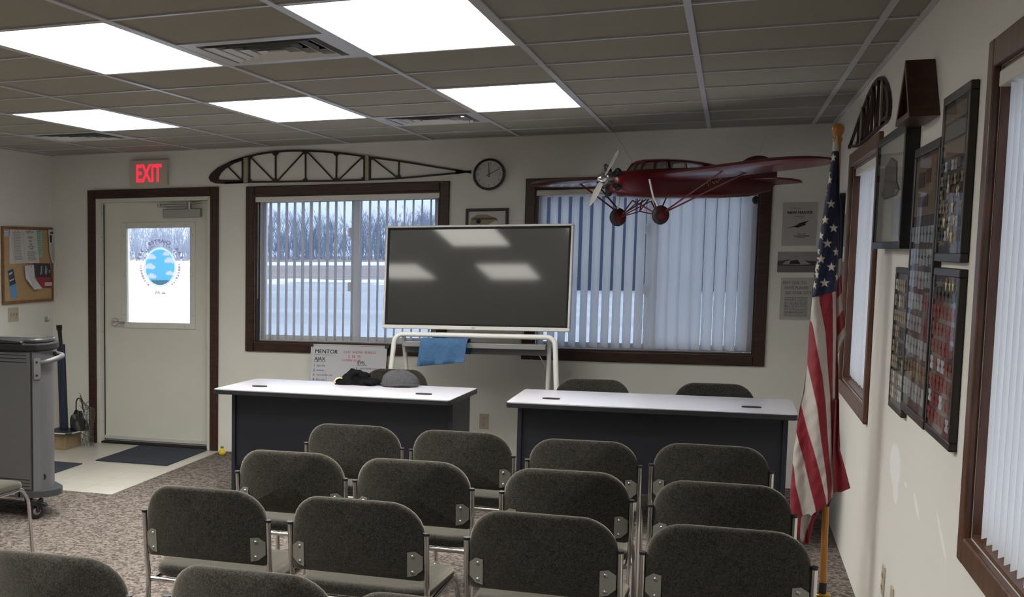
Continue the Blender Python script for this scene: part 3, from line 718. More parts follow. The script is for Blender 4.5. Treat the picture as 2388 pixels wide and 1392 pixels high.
MB().box(-.475, .475, -.10, -.02, zt-.085, zt-.05).build('pen_tray', mat('tray_grey', (.22, .22, .22, 1), .4), st, bevel=.004)
MB().box(-.475, .475, -.012, .0, zt-.13, zt-.05).build('tray_panel', mat('tray_panel_grey', (.16, .16, .165, 1), .45), st, bevel=.002)
tag(st, 'white tubular stand with a tray, carrying the large screen', 'stand')
# towel over the tray
tx0, tx1 = atY(985, 790, 8.9).x, atY(1095, 790, 8.9).x; tw = empty('cleaning_towel', ((tx0+tx1)/2, 8.88, zt-.028)); wx = (tx1-tx0)/2
prof = [(.0, -.10), (-.002, -.03), (-.006, -.004), (-.018, .007), (-.04, .008), (-.075, .008), (-.108, .006), (-.122, -.006), (-.126, -.04), (-.128, -.09), (-.131, -.135), (-.134, -.165)]
R = []
for i in range(25):
    a = -1+2*i/24; ring = []
    for k, (y, z) in enumerate(prof):
        s_ = .006*math.sin(a*7+k*.35)*(1 if k > 7 else .2); lz = -.018*a if k == len(prof)-1 else 0
        ring.append((a*wx*(1-.02*(k/11)) + (-.02 if k > 7 else 0)*(k-7)/4, y+.108+s_-.04, z+lz*(-1)))
    back = [(p[0], p[1]+.004, p[2]-.003) for p in ring[::-1]]
    R.append(ring+back)
MB().rings(R).build('towel_cloth', 'blue', tw, smooth=60)
tag(tw, 'blue microfibre towel hanging over the tray of the screen stand', 'towel')
cb_ = MB().tube(smoothpath([atY(1250, 818, 9.1), atY(1263, 838, 9.1), atY(1278, 872, 9.15), atY(1281, 900, 9.3), (-1.02, 9.4, .3), (-1.2, 9.5, .03), (-1.55, 9.66, .012)], 5), .004, 6)
cb_.xf(Matrix.Translation(-Vector(st.location))).build('power_cord', 'white', st, smooth=60)

# ------------------------------------------------------------------ whiteboard leaning on the wall
wb = empty('whiteboard', (-2.635, 9.50, 0)); BW, BH = .300, .915; lean = math.atan2(.17, .90)
def fw_(a, b, d): return (a, b*math.sin(lean)-d*math.cos(lean)+.03, b*math.cos(lean)+d*math.sin(lean)+.001)
def wbox(mb, a0, a1, b0, b1, d0, d1):
    v = [fw_(a, b, d) for d in (d0, d1) for b in (b0, b1) for a in (a0, a1)]
    mb.add(v, [(0, 2, 3, 1), (4, 5, 7, 6), (0, 1, 5, 4), (2, 6, 7, 3), (0, 4, 6, 2), (1, 3, 7, 5)]); return mb
wbox(MB(), -BW, BW, 0, BH, 0, .008).build('board', mat('board_white', (.62, .62, .68, 1), .3), wb)
mb = MB()
for q in ((-BW, -BW+.008, 0, BH), (BW-.008, BW, 0, BH), (-BW+.008, BW-.008, BH-.008, BH), (-BW+.008, BW-.008, 0, .008)): wbox(mb, *q, -.001, .013)
mb.build('edge_frame', 'silver', wb)
for s in (-1, 1):
    wbox(MB(), s*BW-.018, s*BW+.018, BH-.022, BH+.008, -.002, .019).build('corner_clip', 'black', wb, bevel=.004)
def write(s, a, b, size, m, name='lettering', bold=.0008, und=0):
    mb = MB(); textmesh(mb, s, size, lambda x, y: fw_(a+x, b+y, .0084), align='LEFT', bold=bold)
    if und: wbox(mb, a-.004, a+und, b-size*.28, b-size*.28+.0025, .0082, .0086)
    mb.build(name, m, wb)
blk = mat('marker_black', (.03, .045, .05, 1), .6); blu = mat('marker_blue', (.10, .11, .32, 1), .6); rd = mat('marker_red', (.55, .12, .20, 1), .6)
write('MENTOR', -.268, BH-.072, .045, blk, bold=.0012, und=.165)
write('AJAX', -.268, BH-.128, .038, blk, bold=.001, und=.09)
for i, s_ in enumerate(('BEN PPL', 'DIANA', 'WATERMELON', 'BEN MILL')):
    write(str(i+1), -.272, BH-.178-.036*i, .026, blk, bold=.0006); write(s_, -.245, BH-.176-.036*i, .019, blu, bold=.0004)
write('BLADE', -.275, BH-.335, .035, blk, bold=.0008, und=.085)
write('EVIL', .075, BH-.148, .034, blk, bold=.0008, und=.075)
for i, s_ in enumerate(('WATERMELON', 'DIANA', 'EVEREST')):
    write(str(i+1), .065, BH-.19-.033*i, .027, blk, bold=.0006); write(s_, .095, BH-.188-.033*i, .020, blu, bold=.0004)
write('OLD  SHOW  FUNDS', -.04, BH-.065, .027, rd, bold=.0006); write('2  58  73', .0, BH-.10, .027, rd, bold=.0006); write('GOMME 60 48', -.05, BH-.128, .024, rd, bold=.0006)
mb = MB().tube([fw_(-.18+.09*(1-math.cos(t*PI/2))*1.0, BH-.20-.19*math.sin(t*PI/2)**2, .0088) for t in [i/10 for i in range(11)]], .001, 5); mb.build('marker_stroke', rd, wb)
tag(wb, 'small whiteboard with handwritten lists, leaning on the wall behind the left desk', 'whiteboard')

# ------------------------------------------------------------------ things on the back wall
# exit sign
e = empty('exit_sign', (-4.325, YW, 2.165))
MB().box(-.165, .165, -.045, -.0005, 0, .207).build('housing', 'beige', e, bevel=.004)
mb = MB(); textmesh(mb, 'EXIT', .20, lambda x, y: (x, -.0465, .034+y*.98), bold=.0045, sx=.56); mb.build('lettering', 'exit', e)
tag(e, 'lit red EXIT sign on the back wall above the door', 'exit sign')
# clock
k = empty('wall_clock', (-1.613, YW, 2.176)); 
MB().lathe([(.098, -.028), (.103, -.036), (.112, -.034), (.1155, -.02), (.114, -.0005), (.098, -.0005), (.098, -.028)], 0, 0, 48, 'y', False).build('rim', 'black', k, smooth=50)
MB().lathe([(.0985, -.018), (.0985, -.014)], 0, 0, 48, 'y').build('dial', mat('clock_dial', (.55, .54, .52, 1), .6), k)
mb = MB()
for i in range(1, 13):
    a = PI/2-i*PI/6; textmesh(mb, str(i), .026, lambda x, y, a=a: (.080*math.cos(a)+x, -.0186, .080*math.sin(a)+y-.009), bold=.0003)
mb.build('numerals', 'greyink', k)
def hand(name, deg, L, wd, y, m='ink'):
    a = math.radians(deg); d = Vector((math.sin(a), 0, math.cos(a))); n = Vector((math.cos(a), 0, -math.sin(a)))
    P = [d*-.02+n*wd, d*-.02-n*wd, d*L-n*wd*.5, d*L+n*wd*.5]
    MB().add([(p.x, y, p.z) for p in P]+[(p.x, y-.001, p.z) for p in P], [(0, 1, 2, 3), (7, 6, 5, 4), (0, 4, 5, 1), (1, 5, 6, 2), (2, 6, 7, 3), (3, 7, 4, 0)]).build(name, m, k)
hand('minute_hand', 62, .085, .003, -.020); hand('hour_hand', -3, .082, .0035, -.022); hand('second_hand', 12, .075, .0012, -.0235, 'greyink')
tag(k, 'round black rimmed wall clock with a white dial', 'clock')
# small framed picture above the screen
p = empty('framed_photograph', (-1.622, YW, 1.72)); mb = MB()
for q in ((-.153, .153, .19, .21), (-.153, .153, 0, .02), (-.153, -.133, .02, .19), (.133, .153, .02, .19)): mb.box(q[0], q[1], -.022, -.0005, q[2], q[3])
mb.build('frame', 'frame', p, bevel=.003); MB().box(-.134, .134, -.010, -.001, .019, .191).build('mount', 'paper', p)
def flat(poly, y, m, parent, name):
    return MB().prism(poly, lambda a, b, t: (a, t, b), y, y-.0008).build(name, m, parent)
flat([(-.125+.0, .03), (.06, .03), (.09, .09), (.07, .135), (.0, .165), (-.07, .165), (-.115, .14)], -.0105, mat('photo_tan', (.30, .26, .17, 1), .6), p, 'printed_airplane')
flat([(-.06+.017*math.cos(a), .115+.017*math.sin(a)) for a in [2*PI*i/16 for i in range(16)]], -.0115, 'ink', p, 'printed_airplane')
flat([(-.09, .142), (.06, .142), (.08, .128), (-.11, .128)], -.0115, mat('photo_brown', (.12, .08, .04, 1), .6), p, 'printed_airplane')
flat([(0, .085), (.06, .12), (.12, .10), (.12, .07), (.02, .06)], -.0115, 'paper', p, 'printed_airplane')
tag(p, 'small dark framed photograph of an airplane nose, half hidden above the screen', 'picture')
# posters right of the big window
def sheet(name, x0, x1, z0, z1, m, label, cat='poster'):
    t = empty(name, ((x0+x1)/2, YW, z0)); MB().box(-(x1-x0)/2, (x1-x0)/2, -.006, -.0005, 0, z1-z0).build('sheet', m, t); tag(t, label, cat); return t
poster_m = mat('poster_paper', (.46, .45, .44, 1), .5)
p = sheet('airplane_poster', .308, .512, 1.644, 1.93, poster_m, 'printed airplane poster reading NEW MASTER, topmost right of the big window')
mb = MB(); textmesh(mb, 'NEW MASTER', .024, lambda x, y: (x, -.0065, .212+y), bold=.0016); textmesh(mb, 'of the skies', .013, lambda x, y: (x, -.0065, .19+y)); textmesh(mb, 'The famous', .013, lambda x, y: (x-.03, -.0065, .245+y))
mb.box(-.03, .06, -.0065, -.0062, .062, .067); textmesh(mb, 'Aircraft', .016, lambda x, y: (x+.015, -.0065, .073+y)); textmesh(mb, 'AIRPLANES', .010, lambda x, y: (x+.015, -.0065, .05+y)); mb.build('lettering', 'ink', p)
flat([(-.08, .115), (-.02, .135), (.0, .15), (.06, .168), (.035, .15), (.035, .135), (.015, .13), (-.01, .118), (-.03, .125)], -.0063, 'ink', p, 'printed_airplane')
p = sheet('airplane_photograph', .290, .527, 1.466, 1.603, mat('photo_grey', (.30, .29, .30, 1), .5), 'black and white photograph of an airplane, between the two posters by the flag', 'photograph')
flat([(-.118, .0), (.118, .0), (.118, .045), (-.118, .045)], -.0063, mat('photo_field', (.15, .14, .15, 1), .6), p, 'printed_ground')
flat([(-.118, .045), (-.118, .075), (-.06, .085), (.118, .075), (.118, .045)], -.0063, mat('photo_trees', (.05, .045, .05, 1), .6), p, 'printed_trees')
flat([(-.09, .055), (-.07, .075), (.0, .095), (.07, .105), (.06, .095), (.03, .085), (.08, .055), (.0, .05)], -.0075, mat('photo_plane', (.33, .32, .34, 1), .6), p, 'printed_airplane')
flat([(-.05, .055), (-.04, .078), (.0, .085), (.02, .055)], -.0085, 'ink', p, 'printed_airplane')
p = sheet('newspaper_clipping', .317, .505, 1.150, 1.430, poster_m, 'enlarged newspaper clipping about planes over the city, lowest of the sheets by the flag')
mb = MB()
for i, s_ in enumerate(('MAY SEEK TO', 'HAVE PLANES', 'GO OVER CITY')): textmesh(mb, s_, .028, lambda x, y, i=i: (x-.012+.012*i, -.0065, .238-.034*i+y), bold=.0012, sx=.82)
mb.build('lettering', 'greyink', p)
mb = MB()
for i in range(17):
    x = -.068
    while x < .066:
        l = random.uniform(.008, .028); mb.box(x, min(x+l, .07), -.0065, -.0062, .022+i*.0078, .0265+i*.0078); x += l+.004
mb.build('text_lines', mat('newsprint_grey', (.20, .20, .20, 1), .8), p)
# outlets and switches
def plate(name, P, axis, w, h, kind, label, cat, grp=None, nsw=3):
    t = empty(name, P, {'y': 0, 'x-': -PI/2, 'x+': PI/2}[axis])   # faces -y at rz=0
    MB().box(-w/2, w/2, -.006, -.0004, 0, h).build('cover_plate', 'ivory', t, bevel=.002)
    if kind == 'outlet':
        for zz in (h*.30, h*.70):
            o = MB().prism(rrect(.034, .028, .010, 4, 0, zz), lambda a, b, d: (a, d, b), -.006, -.0085).build('socket', 'ivory', t)
            mb = MB().box(-.008, -.006, -.0092, -.0085, zz-.004, zz+.006).box(.006, .008, -.0092, -.0085, zz-.004, zz+.005).box(-.002, .002, -.0092, -.0085, zz-.011, zz-.007); mb.build('slots', 'ink', o)
    elif kind == 'switch':
        for i in range(nsw):
            x = (i-(nsw-1)/2)*.046; MB().box(x-.005, x+.005, -.0065, -.0058, h/2-.012, h/2+.012).build('switch_slot', 'greyink', t)
            MB().box(x-.004, x+.004, -.016, -.0065, h/2-.002, h/2+.009).build('toggle', 'ivory', t, bevel=.001)
    return tag(t, label, cat, grp)
plate('power_outlet', (-1.609, YW, .298), 'y', .066, .114, 'outlet', 'ivory power outlet on the back wall between the two desks', 'outlet')
q = atX(2063, 1330, XR); plate('power_outlet', (XR, q.y, .275), 'x-', .07, .115, 'outlet', 'farther of two ivory wall plates low on the right wall', 'outlet')
q = atX(2084, 1360, XR); plate('cable_plate', (XR, q.y, .262), 'x-', .07, .115, 'blank', 'nearer of two ivory wall plates low on the right wall', 'outlet')
q0, q1 = atX(18, 717, XL), atX(43, 750, XL); plate('light_switch', (XL, (q0.y+q1.y)/2, q1.z+.005), 'x+', .163, .115, 'switch', 'ivory plate with three light switches below the cork board', 'light switch')
q = atX(107, 745, XL); MB_ = MB().box(0, .006, -.02, .02, -.02, .025).tube(fillet([(.005, 0, -.005), (.03, .0, -.015), (.035, 0, .005)], .01), .004, 8)
t = MB_.build('wall_hook', 'steel', smooth=40); t.location = (XL, q.y, q.z); tag(t, 'small metal hook on the left wall right of the light switches', 'hook')

# ------------------------------------------------------------------ cork board on the left wall
cbd = empty('cork_board', (XL, 9.28, 1.21)); Y0, Y1, Hh = -.42, .425, .625
MB().box(.0005, .012, Y0+.02, Y1-.02, .02, Hh-.02).build('cork', 'cork', cbd)
mb = MB().box(.0005, .022, Y0, Y0+.022, 0, Hh).box(.0005, .022, Y1-.022, Y1, 0, Hh).box(.0005, .0218, Y0+.022, Y1-.022, 0, .024).box(.0005, .0218, Y0+.022, Y1-.022, Hh-.024, Hh); mb.build('frame', 'oak', cbd, bevel=.003)
tag(cbd, 'cork notice board in an oak frame on the left wall', 'notice board')
def bp(x, y): q = atX(x, y, XL+.014); return (q.y, q.z)      # zoom pixel -> board plane
def zp(x, y): return bp(x/5.68, 515+y/5.68)
def pinned(name, pts, m, label, cat='paper', off=0, curl=0, lines=None):
    P = [zp(*a) for a in pts]; yc = sum(a[0] for a in P)/len(P); z0 = min(a[1] for a in P)
    t = empty(name, (XL+.0135+off, yc, z0)); Q = [(a-yc, b-z0) for a, b in P]
    MB().prism(Q, lambda a, b, d: (d+curl*max(0, .12-b), a, b), 0, .0012).build('sheet', m, t)
    if lines:
        for li, (nm, mm, quads) in enumerate(lines):
            mb = MB()
            for q in quads:
                qq = [zp(*a) for a in q]; mb.prism([(a-yc, b-z0) for a, b in qq], lambda a, b, d: (d+curl*max(0, .12-b), a, b), .0013+.0007*li, .0018+.0007*li)
            mb.build(nm, mm, t)
    pn = MB().lathe([(.005, 0), (.005, .003), (.002, .006)], 0, 0, 10, 'x'); pn.v = [(a[0]+.0012, a[1], a[2]+max(b for _, b in Q)-.012) for a in pn.v]; pn.build('push_pin', 'greyink', t)
    return tag(t, label, cat, 'papers on the cork board')
def lns(x0, x1, y0, y1, n, slope=0, wd=5, jit=.25):
    L = []
    for i in range(n):
        y = y0+(y1-y0)*i/max(1, n-1); e = x1-(x1-x0)*random.uniform(0, jit); dx = slope*(y-y0)
        L.append([(x0+dx, y), (e+dx, y-(e-x0)*.0), (e+dx, y+wd), (x0+dx, y+wd)])
    return L
pinned('paper_card', [(40, 105), (125, 100), (125, 205), (40, 208)], 'paper', 'small white card at the top left corner of the cork board', lines=[('printed_marks', 'greyink', lns(50, 110, 125, 185, 3, 0, 6))])
pinned('typed_page', [(118, 110), (270, 108), (300, 560), (125, 575)], 'paper', 'rearmost of the overlapping typed white pages on the cork board', off=.0)
pinned('typed_page', [(140, 112), (300, 112), (350, 560), (205, 565), (165, 380)], 'paper', 'typed white page left of the hangar space notice on the cork board', off=.003, lines=[('text_lines', 'greyink', lns(160, 270, 145, 510, 26, .09, 5))])
nt_ = pinned('hangar_notice', [(290, 110), (470, 112), (512, 560), (340, 560), (310, 330)], 'paper', 'white notice headed Hangar Space Available on the cork board', off=.006, lines=[('text_lines', 'greyink', lns(350, 470, 400, 520, 11, .1, 5))])
pinned('green_leaflet', [(472, 115), (552, 118), (566, 480), (500, 485)], 'green', 'pale green leaflet right of the hangar notice on the cork board', lines=[('text_lines', 'greyink', lns(485, 545, 140, 440, 14, .03, 4))])
pinned('folded_newsletter', [(625, 115), (705, 118), (722, 555), (675, 560), (640, 400)], 'paper', 'narrow white newsletter at the right edge of the cork board', off=.010, lines=[('text_lines', 'greyink', lns(655, 700, 300, 520, 14, .08, 5)), ('printed_picture', 'ink', [[(645, 150), (685, 145), (690, 170), (655, 175)], [(640, 190), (670, 190), (672, 285), (645, 290)]])])
pinned('blue_brochure', [(100, 665), (175, 628), (232, 1000), (150, 1040)], mat('brochure_blue', c(96, 160, 210), .5), 'blue and black brochure hanging askew at the lower left of the cork board', 'brochure', lines=[('printed_picture', mat('brochure_dark', c(44, 54, 70), .5), [[(103, 668), (173, 632), (208, 830), (130, 865)]]), ('printed_marks', 'paper', [[(112, 700), (160, 672), (165, 690), (118, 722)], [(120, 790), (185, 760), (187, 775), (125, 805)]])])
pinned('red_magazine', [(445, 560), (665, 562), (692, 890), (505, 890)], mat('magazine_red', c(150, 36, 52), .4), 'red and dark magazine at the lower right of the cork board', 'magazine', lines=[('cover_picture', mat('magazine_dark', c(52, 40, 60), .4), [[(448, 562), (663, 564), (680, 745), (470, 745)]]), ('cover_figures', mat('magazine_pale', c(150, 150, 175), .4), [[(540, 600), (560, 590), (552, 700), (530, 720)], [(600, 580), (625, 640), (615, 720), (590, 690)], [(640, 650), (660, 650), (662, 690), (645, 690)]]), ('label_patch', 'paper', [[(590, 815), (685, 812), (685, 860), (590, 862)]])])
pinned('folded_letter', [(308, 595), (432, 588), (432, 755), (505, 895), (400, 910), (315, 765)], mat('letter_paper', (.66, .66, .72, 1), .8), 'folded white letter hanging forward beside the red magazine on the cork board', off=.012, curl=.25, lines=[('text_lines', mat('faint_ink', (.35, .33, .42, 1), .8), lns(325, 410, 620, 740, 9, 0, 4))])
# heading of the notice
mb = MB()
for i, (s_, sz) in enumerate((('Hangar Space', .030), ('Available', .030), ('Hotel', .027), ('Contact', .019), ('Airport Manager', .019), ('for details', .019))):
    yy, zz = zp(385+4*i, 160+[0, 60, 100, 130, 155, 180][i]*1.22)
    textmesh(mb, s_, sz*1.15, lambda x, y, yy=yy, zz=zz: (XL+.0213, yy+x, zz+y), bold=.0009, sx=.68)
o = mb.build('lettering', 'greyink', None); o.parent = nt_; o.matrix_parent_inverse = Matrix.Translation(-Vector(nt_.location))

# ------------------------------------------------------------------ floor mats, odds and ends by the door
def fmat(x0, x1, y0, y1, label, rz=0):
    t = MB().box(-(x1-x0)/2, (x1-x0)/2, -(y1-y0)/2, (y1-y0)/2, 0, .008).build('floor_mat', 'mat', bevel=.003); t.location = ((x0+x1)/2, (y0+y1)/2, .0012); t.rotation_euler = (0, 0, rz); tag(t, label, 'mat', 'navy mats on the entry floor')
fmat(-4.42, -3.81, 8.86, 9.70, 'navy doormat lying in front of the door'); fmat(-5.02, -4.44, 7.80, 8.68, 'navy mat on the entry floor partly hidden by the lectern')
q = atZ(519, 1060, .0); t = empty('door_stop', (q.x, q.y-.01, 0)); MB().lathe([(.022, 0), (.030, .012), (.028, .03), (.014, .042), (.012, .055)], 0, 0, 20).build('body', 'yellow', t, smooth=60); MB().lathe([(.0125, .0552), (.015, .062), (.006, .07)], 0, 0, 16).build('neck', mat('olive_green', (.12, .20, .05, 1), .6), t, smooth=60)
tag(t, 'small yellow and green object on the carpet between door casing and left desk', 'door stop')
q = atZ(1190, 1102, 0.02); mb = MB()
for i in range(5):
    rr = .035+.012*random.random(); cz = .012+.012*i; mb.tube([(rr*1.4*math.cos(a)+.01*i, rr*math.sin(a), cz+.008*math.sin(2*a+i)) for a in [2*PI*j/20 for j in range(20)]], .006, 6, True)
o = mb.build('cable_coil', 'black', smooth=60); o.location = (-1.26, 8.33, 0); tag(o, 'coil of black cable on the floor left of the right desk', 'cable')
# upright cart standing in the corner behind the lectern
hc = empty('hand_truck', (-5.0, 9.42, 0), 0)
MB().box(-.10, .16, -.20, .12, .135, .145).build('toe_plate', 'navy', hc, bevel=.003)
MB().tube(fillet([(-.10, -.20, .14), (.13, -.20, .14), (.165, -.12, .14), (.165, .12, .14)], .03), .006, 8).build('plate_edge', 'silver', hc, smooth=60)
mb = MB().add([(-.035, .0, .146), (.035, .0, .146), (.035, .035, .146), (-.035, .035, .146), (-.065, .02, .86), (.0, .02, .86), (.0, .055, .86), (-.065, .055, .86)], [(0, 3, 2, 1), (4, 5, 6, 7), (0, 1, 5, 4), (1, 2, 6, 5), (2, 3, 7, 6), (3, 0, 4, 7)]); mb.build('column', 'navy', hc, bevel=.005)
MB().tube([(-.035, .04, .861), (-.045, .04, .97), (-.048, .04, .985), (-.05, .04, 1.02)], [.016, .018, .024, .026], 12).build('handle', 'black', hc, smooth=50)
tag(hc, 'dark blue upright pole with a flat foot plate standing in the corner behind the lectern', 'hand truck')
bx_ = MB().box(-.12, .10, -.16, .12, 0, .125).build('wooden_block', mat('raw_plywood', (.30, .22, .13, 1), .8, noise=.15, nscale=20), bevel=.002); bx_.location = (-4.99, 9.42, .0012); tag(bx_, 'pale wooden box on the floor under the dark blue foot plate', 'box')
sb = empty('net_bag', (-4.86, 9.46, .0)); 
blob('bag_body', 'black', 0.0, -.03, .146, .075, .045, .14, lambda a, p: 1+.15*math.sin(3*a+4*p)+.1*math.sin(7*a), sb)
mb = MB(); 
for i in range(9):
    a0 = -.5+i*.16; mb.tube(smoothpath([(.01+.02*i*.4, -.02, .46-.02*i), (.05+.012*i, -.045+.004*i, .33), (.06+.010*i, -.04, .17), (.03+.014*i, -.03, .02)], 4), .0028, 5)
for i in range(8): mb.tube(smoothpath([(.01, -.03, .40-.045*i), (.06+.006*i, -.05, .37-.045*i), (.105+.006*i, -.02, .40-.05*i)], 4), .0025, 5)
mb.build('netting', mat('grey_net', (.10, .10, .09, 1), .8), sb, smooth=60)
MB().tube(smoothpath([(-.02, -.03, .29), (.0, -.06, .40), (.04, -.06, .41), (.05, -.03, .30)], 5), .006, 6).build('strap', 'black', sb, smooth=60)
tag(sb, 'bundle of black strap and grey netting in the corner left of the door', 'bag')

# ------------------------------------------------------------------ lectern cart at the left edge
lc = empty('lectern_cart', (-4.24, 6.98, 0)); LX0, LX1, LY0, LY1 = -.50, .50, -.25, .25; ch = .085
oc = [(LX0+.08, -.25), (.462, -.25), (.490, -.205), (.494, -.14), (.483, -.05), (.44, .06), (.33, .18), (.2, .24), (LX0+.08, .24), (LX0, .14), (LX0, -.15)]
up3 = lambda a, b, z: (a, b, z)
MB().prism(oc, up3, .175, 1.03).build('cabinet', 'cart2', lc, smooth=20)
MB().box(LX0+.08, .448, -.262, -.2505, .185, 1.025).build('door_panel', 'cart', lc, bevel=.002)
for zz in (.965, .987, 1.008): MB().box(.10, .425, LY0-.0135, LY0-.0122, zz-.003, zz+.002).build('vent_slot', 'blackm', lc)
for zz in (.205, .225, .245): MB().box(.10, .44, LY0-.0135, LY0-.0122, zz-.003, zz+.002).build('vent_slot', 'blackm', lc)
MB().box(.452, .4585, LY0-.004, LY0-.0003, .18, 1.028).build('door_seam', 'blackm', lc)
base = [(LX0-.03, -.28), (.38, -.28)]+[(.37+.185*math.cos(a), -.095+.185*math.sin(a)) for a in [-PI/2+PI*.72*i/12 for i in range(13)]]+[(.25, .27), (LX0-.03, .27)]
MB().prism(base, up3, .135, .1745).build('base_plate', mat('base_plate_grey', (.045, .048, .055, 1), .35), lc, bevel=.012)
topp = [(LX0-.05, -.28), (.42, -.28), (.49, -.25), (.525, -.16), (.52, -.05), (.47, .08), (.36, .2), (.2, .27), (LX0-.05, .27)]
MB().prism(topp, up3, 1.0305, 1.078).build('worktop', 'blackm', lc, bevel=.010)
# raised lip that rises to the left
lip = [(-.55, 1.0785), (.41, 1.0785), (.40, 1.092), (.28, 1.098), (.15, 1.115), (.02, 1.138), (-.10, 1.15), (-.55, 1.155)]
MB().prism(lip, lambda a, z, d: (a, LY0-.035+d, z), 0, .028).build('raised_lip', 'black', lc, bevel=.004)
MB().prism([(.40, -.26), (.48, -.235), (.515, -.15), (.50, -.04), (.45, .07), (.40, .05), (.44, -.08)], up3, 1.0785, 1.105).build('corner_cap', mat('cap_grey', (.05, .052, .06, 1), .25), lc, bevel=.008)
MB().tube(fillet([(.465, -.20, .955), (.53, -.19, .965), (.565, -.10, .985), (.555, -.02, .995), (.47, .02, 1.0)], .06, 6), .016, 12).build('push_handle', 'cart2', lc, smooth=60)
MB().prism(rrect(.05, .13, .012, 4, 0, 0), lambda a, b, d: (.484+a*.45, -.222+a*.8-d, .925+b), .004, .010).build('handle_bracket', 'steel', lc)
mb = MB()
for zz in (.885, .965): mb.tube([(.482, -.228, zz), (.480, -.240, zz)], .008, 10)
mb.build('bracket_screw', 'black', lc, smooth=50)
MB().tube([(.478, -.17, .255), (.492, -.178, .255)], .020, 16).build('cable_port', 'blackm', lc, smooth=50)
def caster(x, y):
    mb = MB().box(x-.028, x+.028, y-.045, y+.05, .085, .122).box(x-.026, x-.018, y-.03, y+.03, .04, .09).box(x+.018, x+.026, y-.03, y+.03, .04, .09)
    o = mb.build('caster', 'black', lc, bevel=.006)
    MB().lathe([(.014, -.016), (.044, -.015), (.048, -.010), (.048, .010), (.044, .015), (.014, .016)], 0, 0, 28, 'y').xf(Matrix.Translation((x, y, .048)) @ Matrix.Rotation(.9, 4, 'Z')).build('wheel', 'black', o, smooth=40)
    MB().lathe([(.004, -.021), (.016, -.0195), (.024, -.0162)], 0, 0, 20, 'y').xf(Matrix.Translation((x, y, .048)) @ Matrix.Rotation(.9, 4, 'Z')).build('hub', 'steel', o, smooth=40)
    MB().tube([(x, y, .12), (x, y, .1348)], .022, 14).build('swivel', 'chrome', o, smooth=40)
    MB().prism([(-.01, 0), (.05, -.012), (.058, 0), (.05, .012), (0, .02)], lambda a, b, d: (x+.028+a*.9, y-.02+d, .09+b), 0, .03).build('brake_pedal', 'black', o, bevel=.003)
for (x, y) in ((.455, -.215), (.22, .15), (LX0+.1, -.2), (LX0+.1, .2)): caster(x, y)
tag(lc, 'grey metal media lectern on casters at the left edge of the photo', 'lectern')
# ------------------------------------------------------------------ wooden wing ribs
def rib_parts(root, mirror):
    def P(x, y):
        q = atY(480+x/2.32, 320+y/2.32, YW-.02); a = q.x+2.78; return ((-a if mirror else a), q.z-2.16)
    def pr_(mb, pts, d0=-.014, d1=-.0008): mb.prism([P(*p) for p in pts], lambda a, b, d: (a, d, b), d0, d1)
    upo = [(14, 215), (25, 195), (60, 165), (130, 130), (200, 106), (280, 86), (360, 74), (450, 68), (540, 68), (650, 73), (760, 85), (850, 97), (960, 112), (1050, 124), (1150, 140), (1250, 157), (1350, 172), (1432, 186)]
    loo = [(14, 220), (25, 240), (60, 250), (100, 252), (230, 247), (400, 245), (540, 243), (700, 240), (860, 235), (1000, 229), (1100, 222), (1250, 208), (1350, 198), (1432, 188)]
    def strip(mb, L, th, i0=0):
        for i in range(i0, len(L)-1):
            (x0, y0), (x1, y1) = L[i], L[i+1]; pr_(mb, [(x0-.5, y0), (x1+.5, y1), (x1+.5, y1+th), (x0-.5, y0+th)])
    mb = MB(); strip(mb, upo[3:], 10); mb.build('top_cap_strip', 'rib', root)
    mb = MB(); strip(mb, loo[3:], -10); mb.build('bottom_cap_strip', 'rib', root)
    mb = MB()
    pr_(mb, [(14, 215), (25, 195), (60, 165), (130, 130), (198, 107), (198, 125), (150, 142), (105, 168), (80, 192), (66, 218), (66, 230), (198, 230), (198, 248), (100, 252), (50, 249), (25, 240), (14, 222)])
    mb.build('nose_block', 'rib', root)
    mb = MB(); pr_(mb, [(1350, 172), (1432, 187), (1350, 199)]); mb.build('tail_block', 'rib', root)
    for x0, x1, ya in ((203, 226, 112), (861, 880, 100)):
        mb = MB(); pr_(mb, [(x0, ya), (x1, ya-2), (x1, 245 if x0 < 500 else 233), (x0, 246 if x0 < 500 else 234)], -.018, -.0009); mb.build('spar_block', 'ribweb', root)
    mb = MB()
    def bar(p, q, w=7):
        (x0, y0), (x1, y1) = p, q; L = math.hypot(x1-x0, y1-y0); nx, ny = -(y1-y0)/L*w/2, (x1-x0)/L*w/2
        pr_(mb, [(x0+nx, y0+ny), (x1+nx, y1+ny), (x1-nx, y1-ny), (x0-nx, y0-ny)], -.012, -.001)
    for p, q in (((195, 110), (195, 245)), ((233, 100), (233, 245)), ((375, 78), (375, 243)), ((537, 72), (537, 240)), ((705, 80), (703, 238)), ((854, 98), (854, 235)), ((887, 103), (887, 233)), ((1043, 125), (1041, 225))): bar(p, q, 8)
    for p, q in (((118, 160), (190, 232)), ((240, 108), (368, 238)), ((528, 80), (382, 238)), ((548, 80), (694, 235)), ((848, 103), (712, 235)), ((892, 108), (1038, 222))): bar(p, q, 7)
    for (x, y, s_) in ((375, 243, -1), (537, 72, 1), (705, 238, -1), (705, 80, 1), (854, 100, 1), (233, 102, 1), (854, 235, -1), (887, 106, 1), (1041, 226, -1), (375, 80, 1), (537, 242, -1), (233, 244, -1)):
        pr_(mb, [(x-24, y), (x+24, y), (x+8, y+s_*20), (x-8, y+s_*20)], -.0155, -.0141)
    mb.build('web_sticks', 'rib', root)
r1 = empty('wing_rib', (-2.78, YW, 2.16)); rib_parts(r1, False); tag(r1, 'long curved dark wooden wing rib on the back wall, between exit sign and clock', 'wing rib')
r2 = empty('wing_rib', (XR, 7.42, 2.16), -PI/2); rib_parts(r2, False)
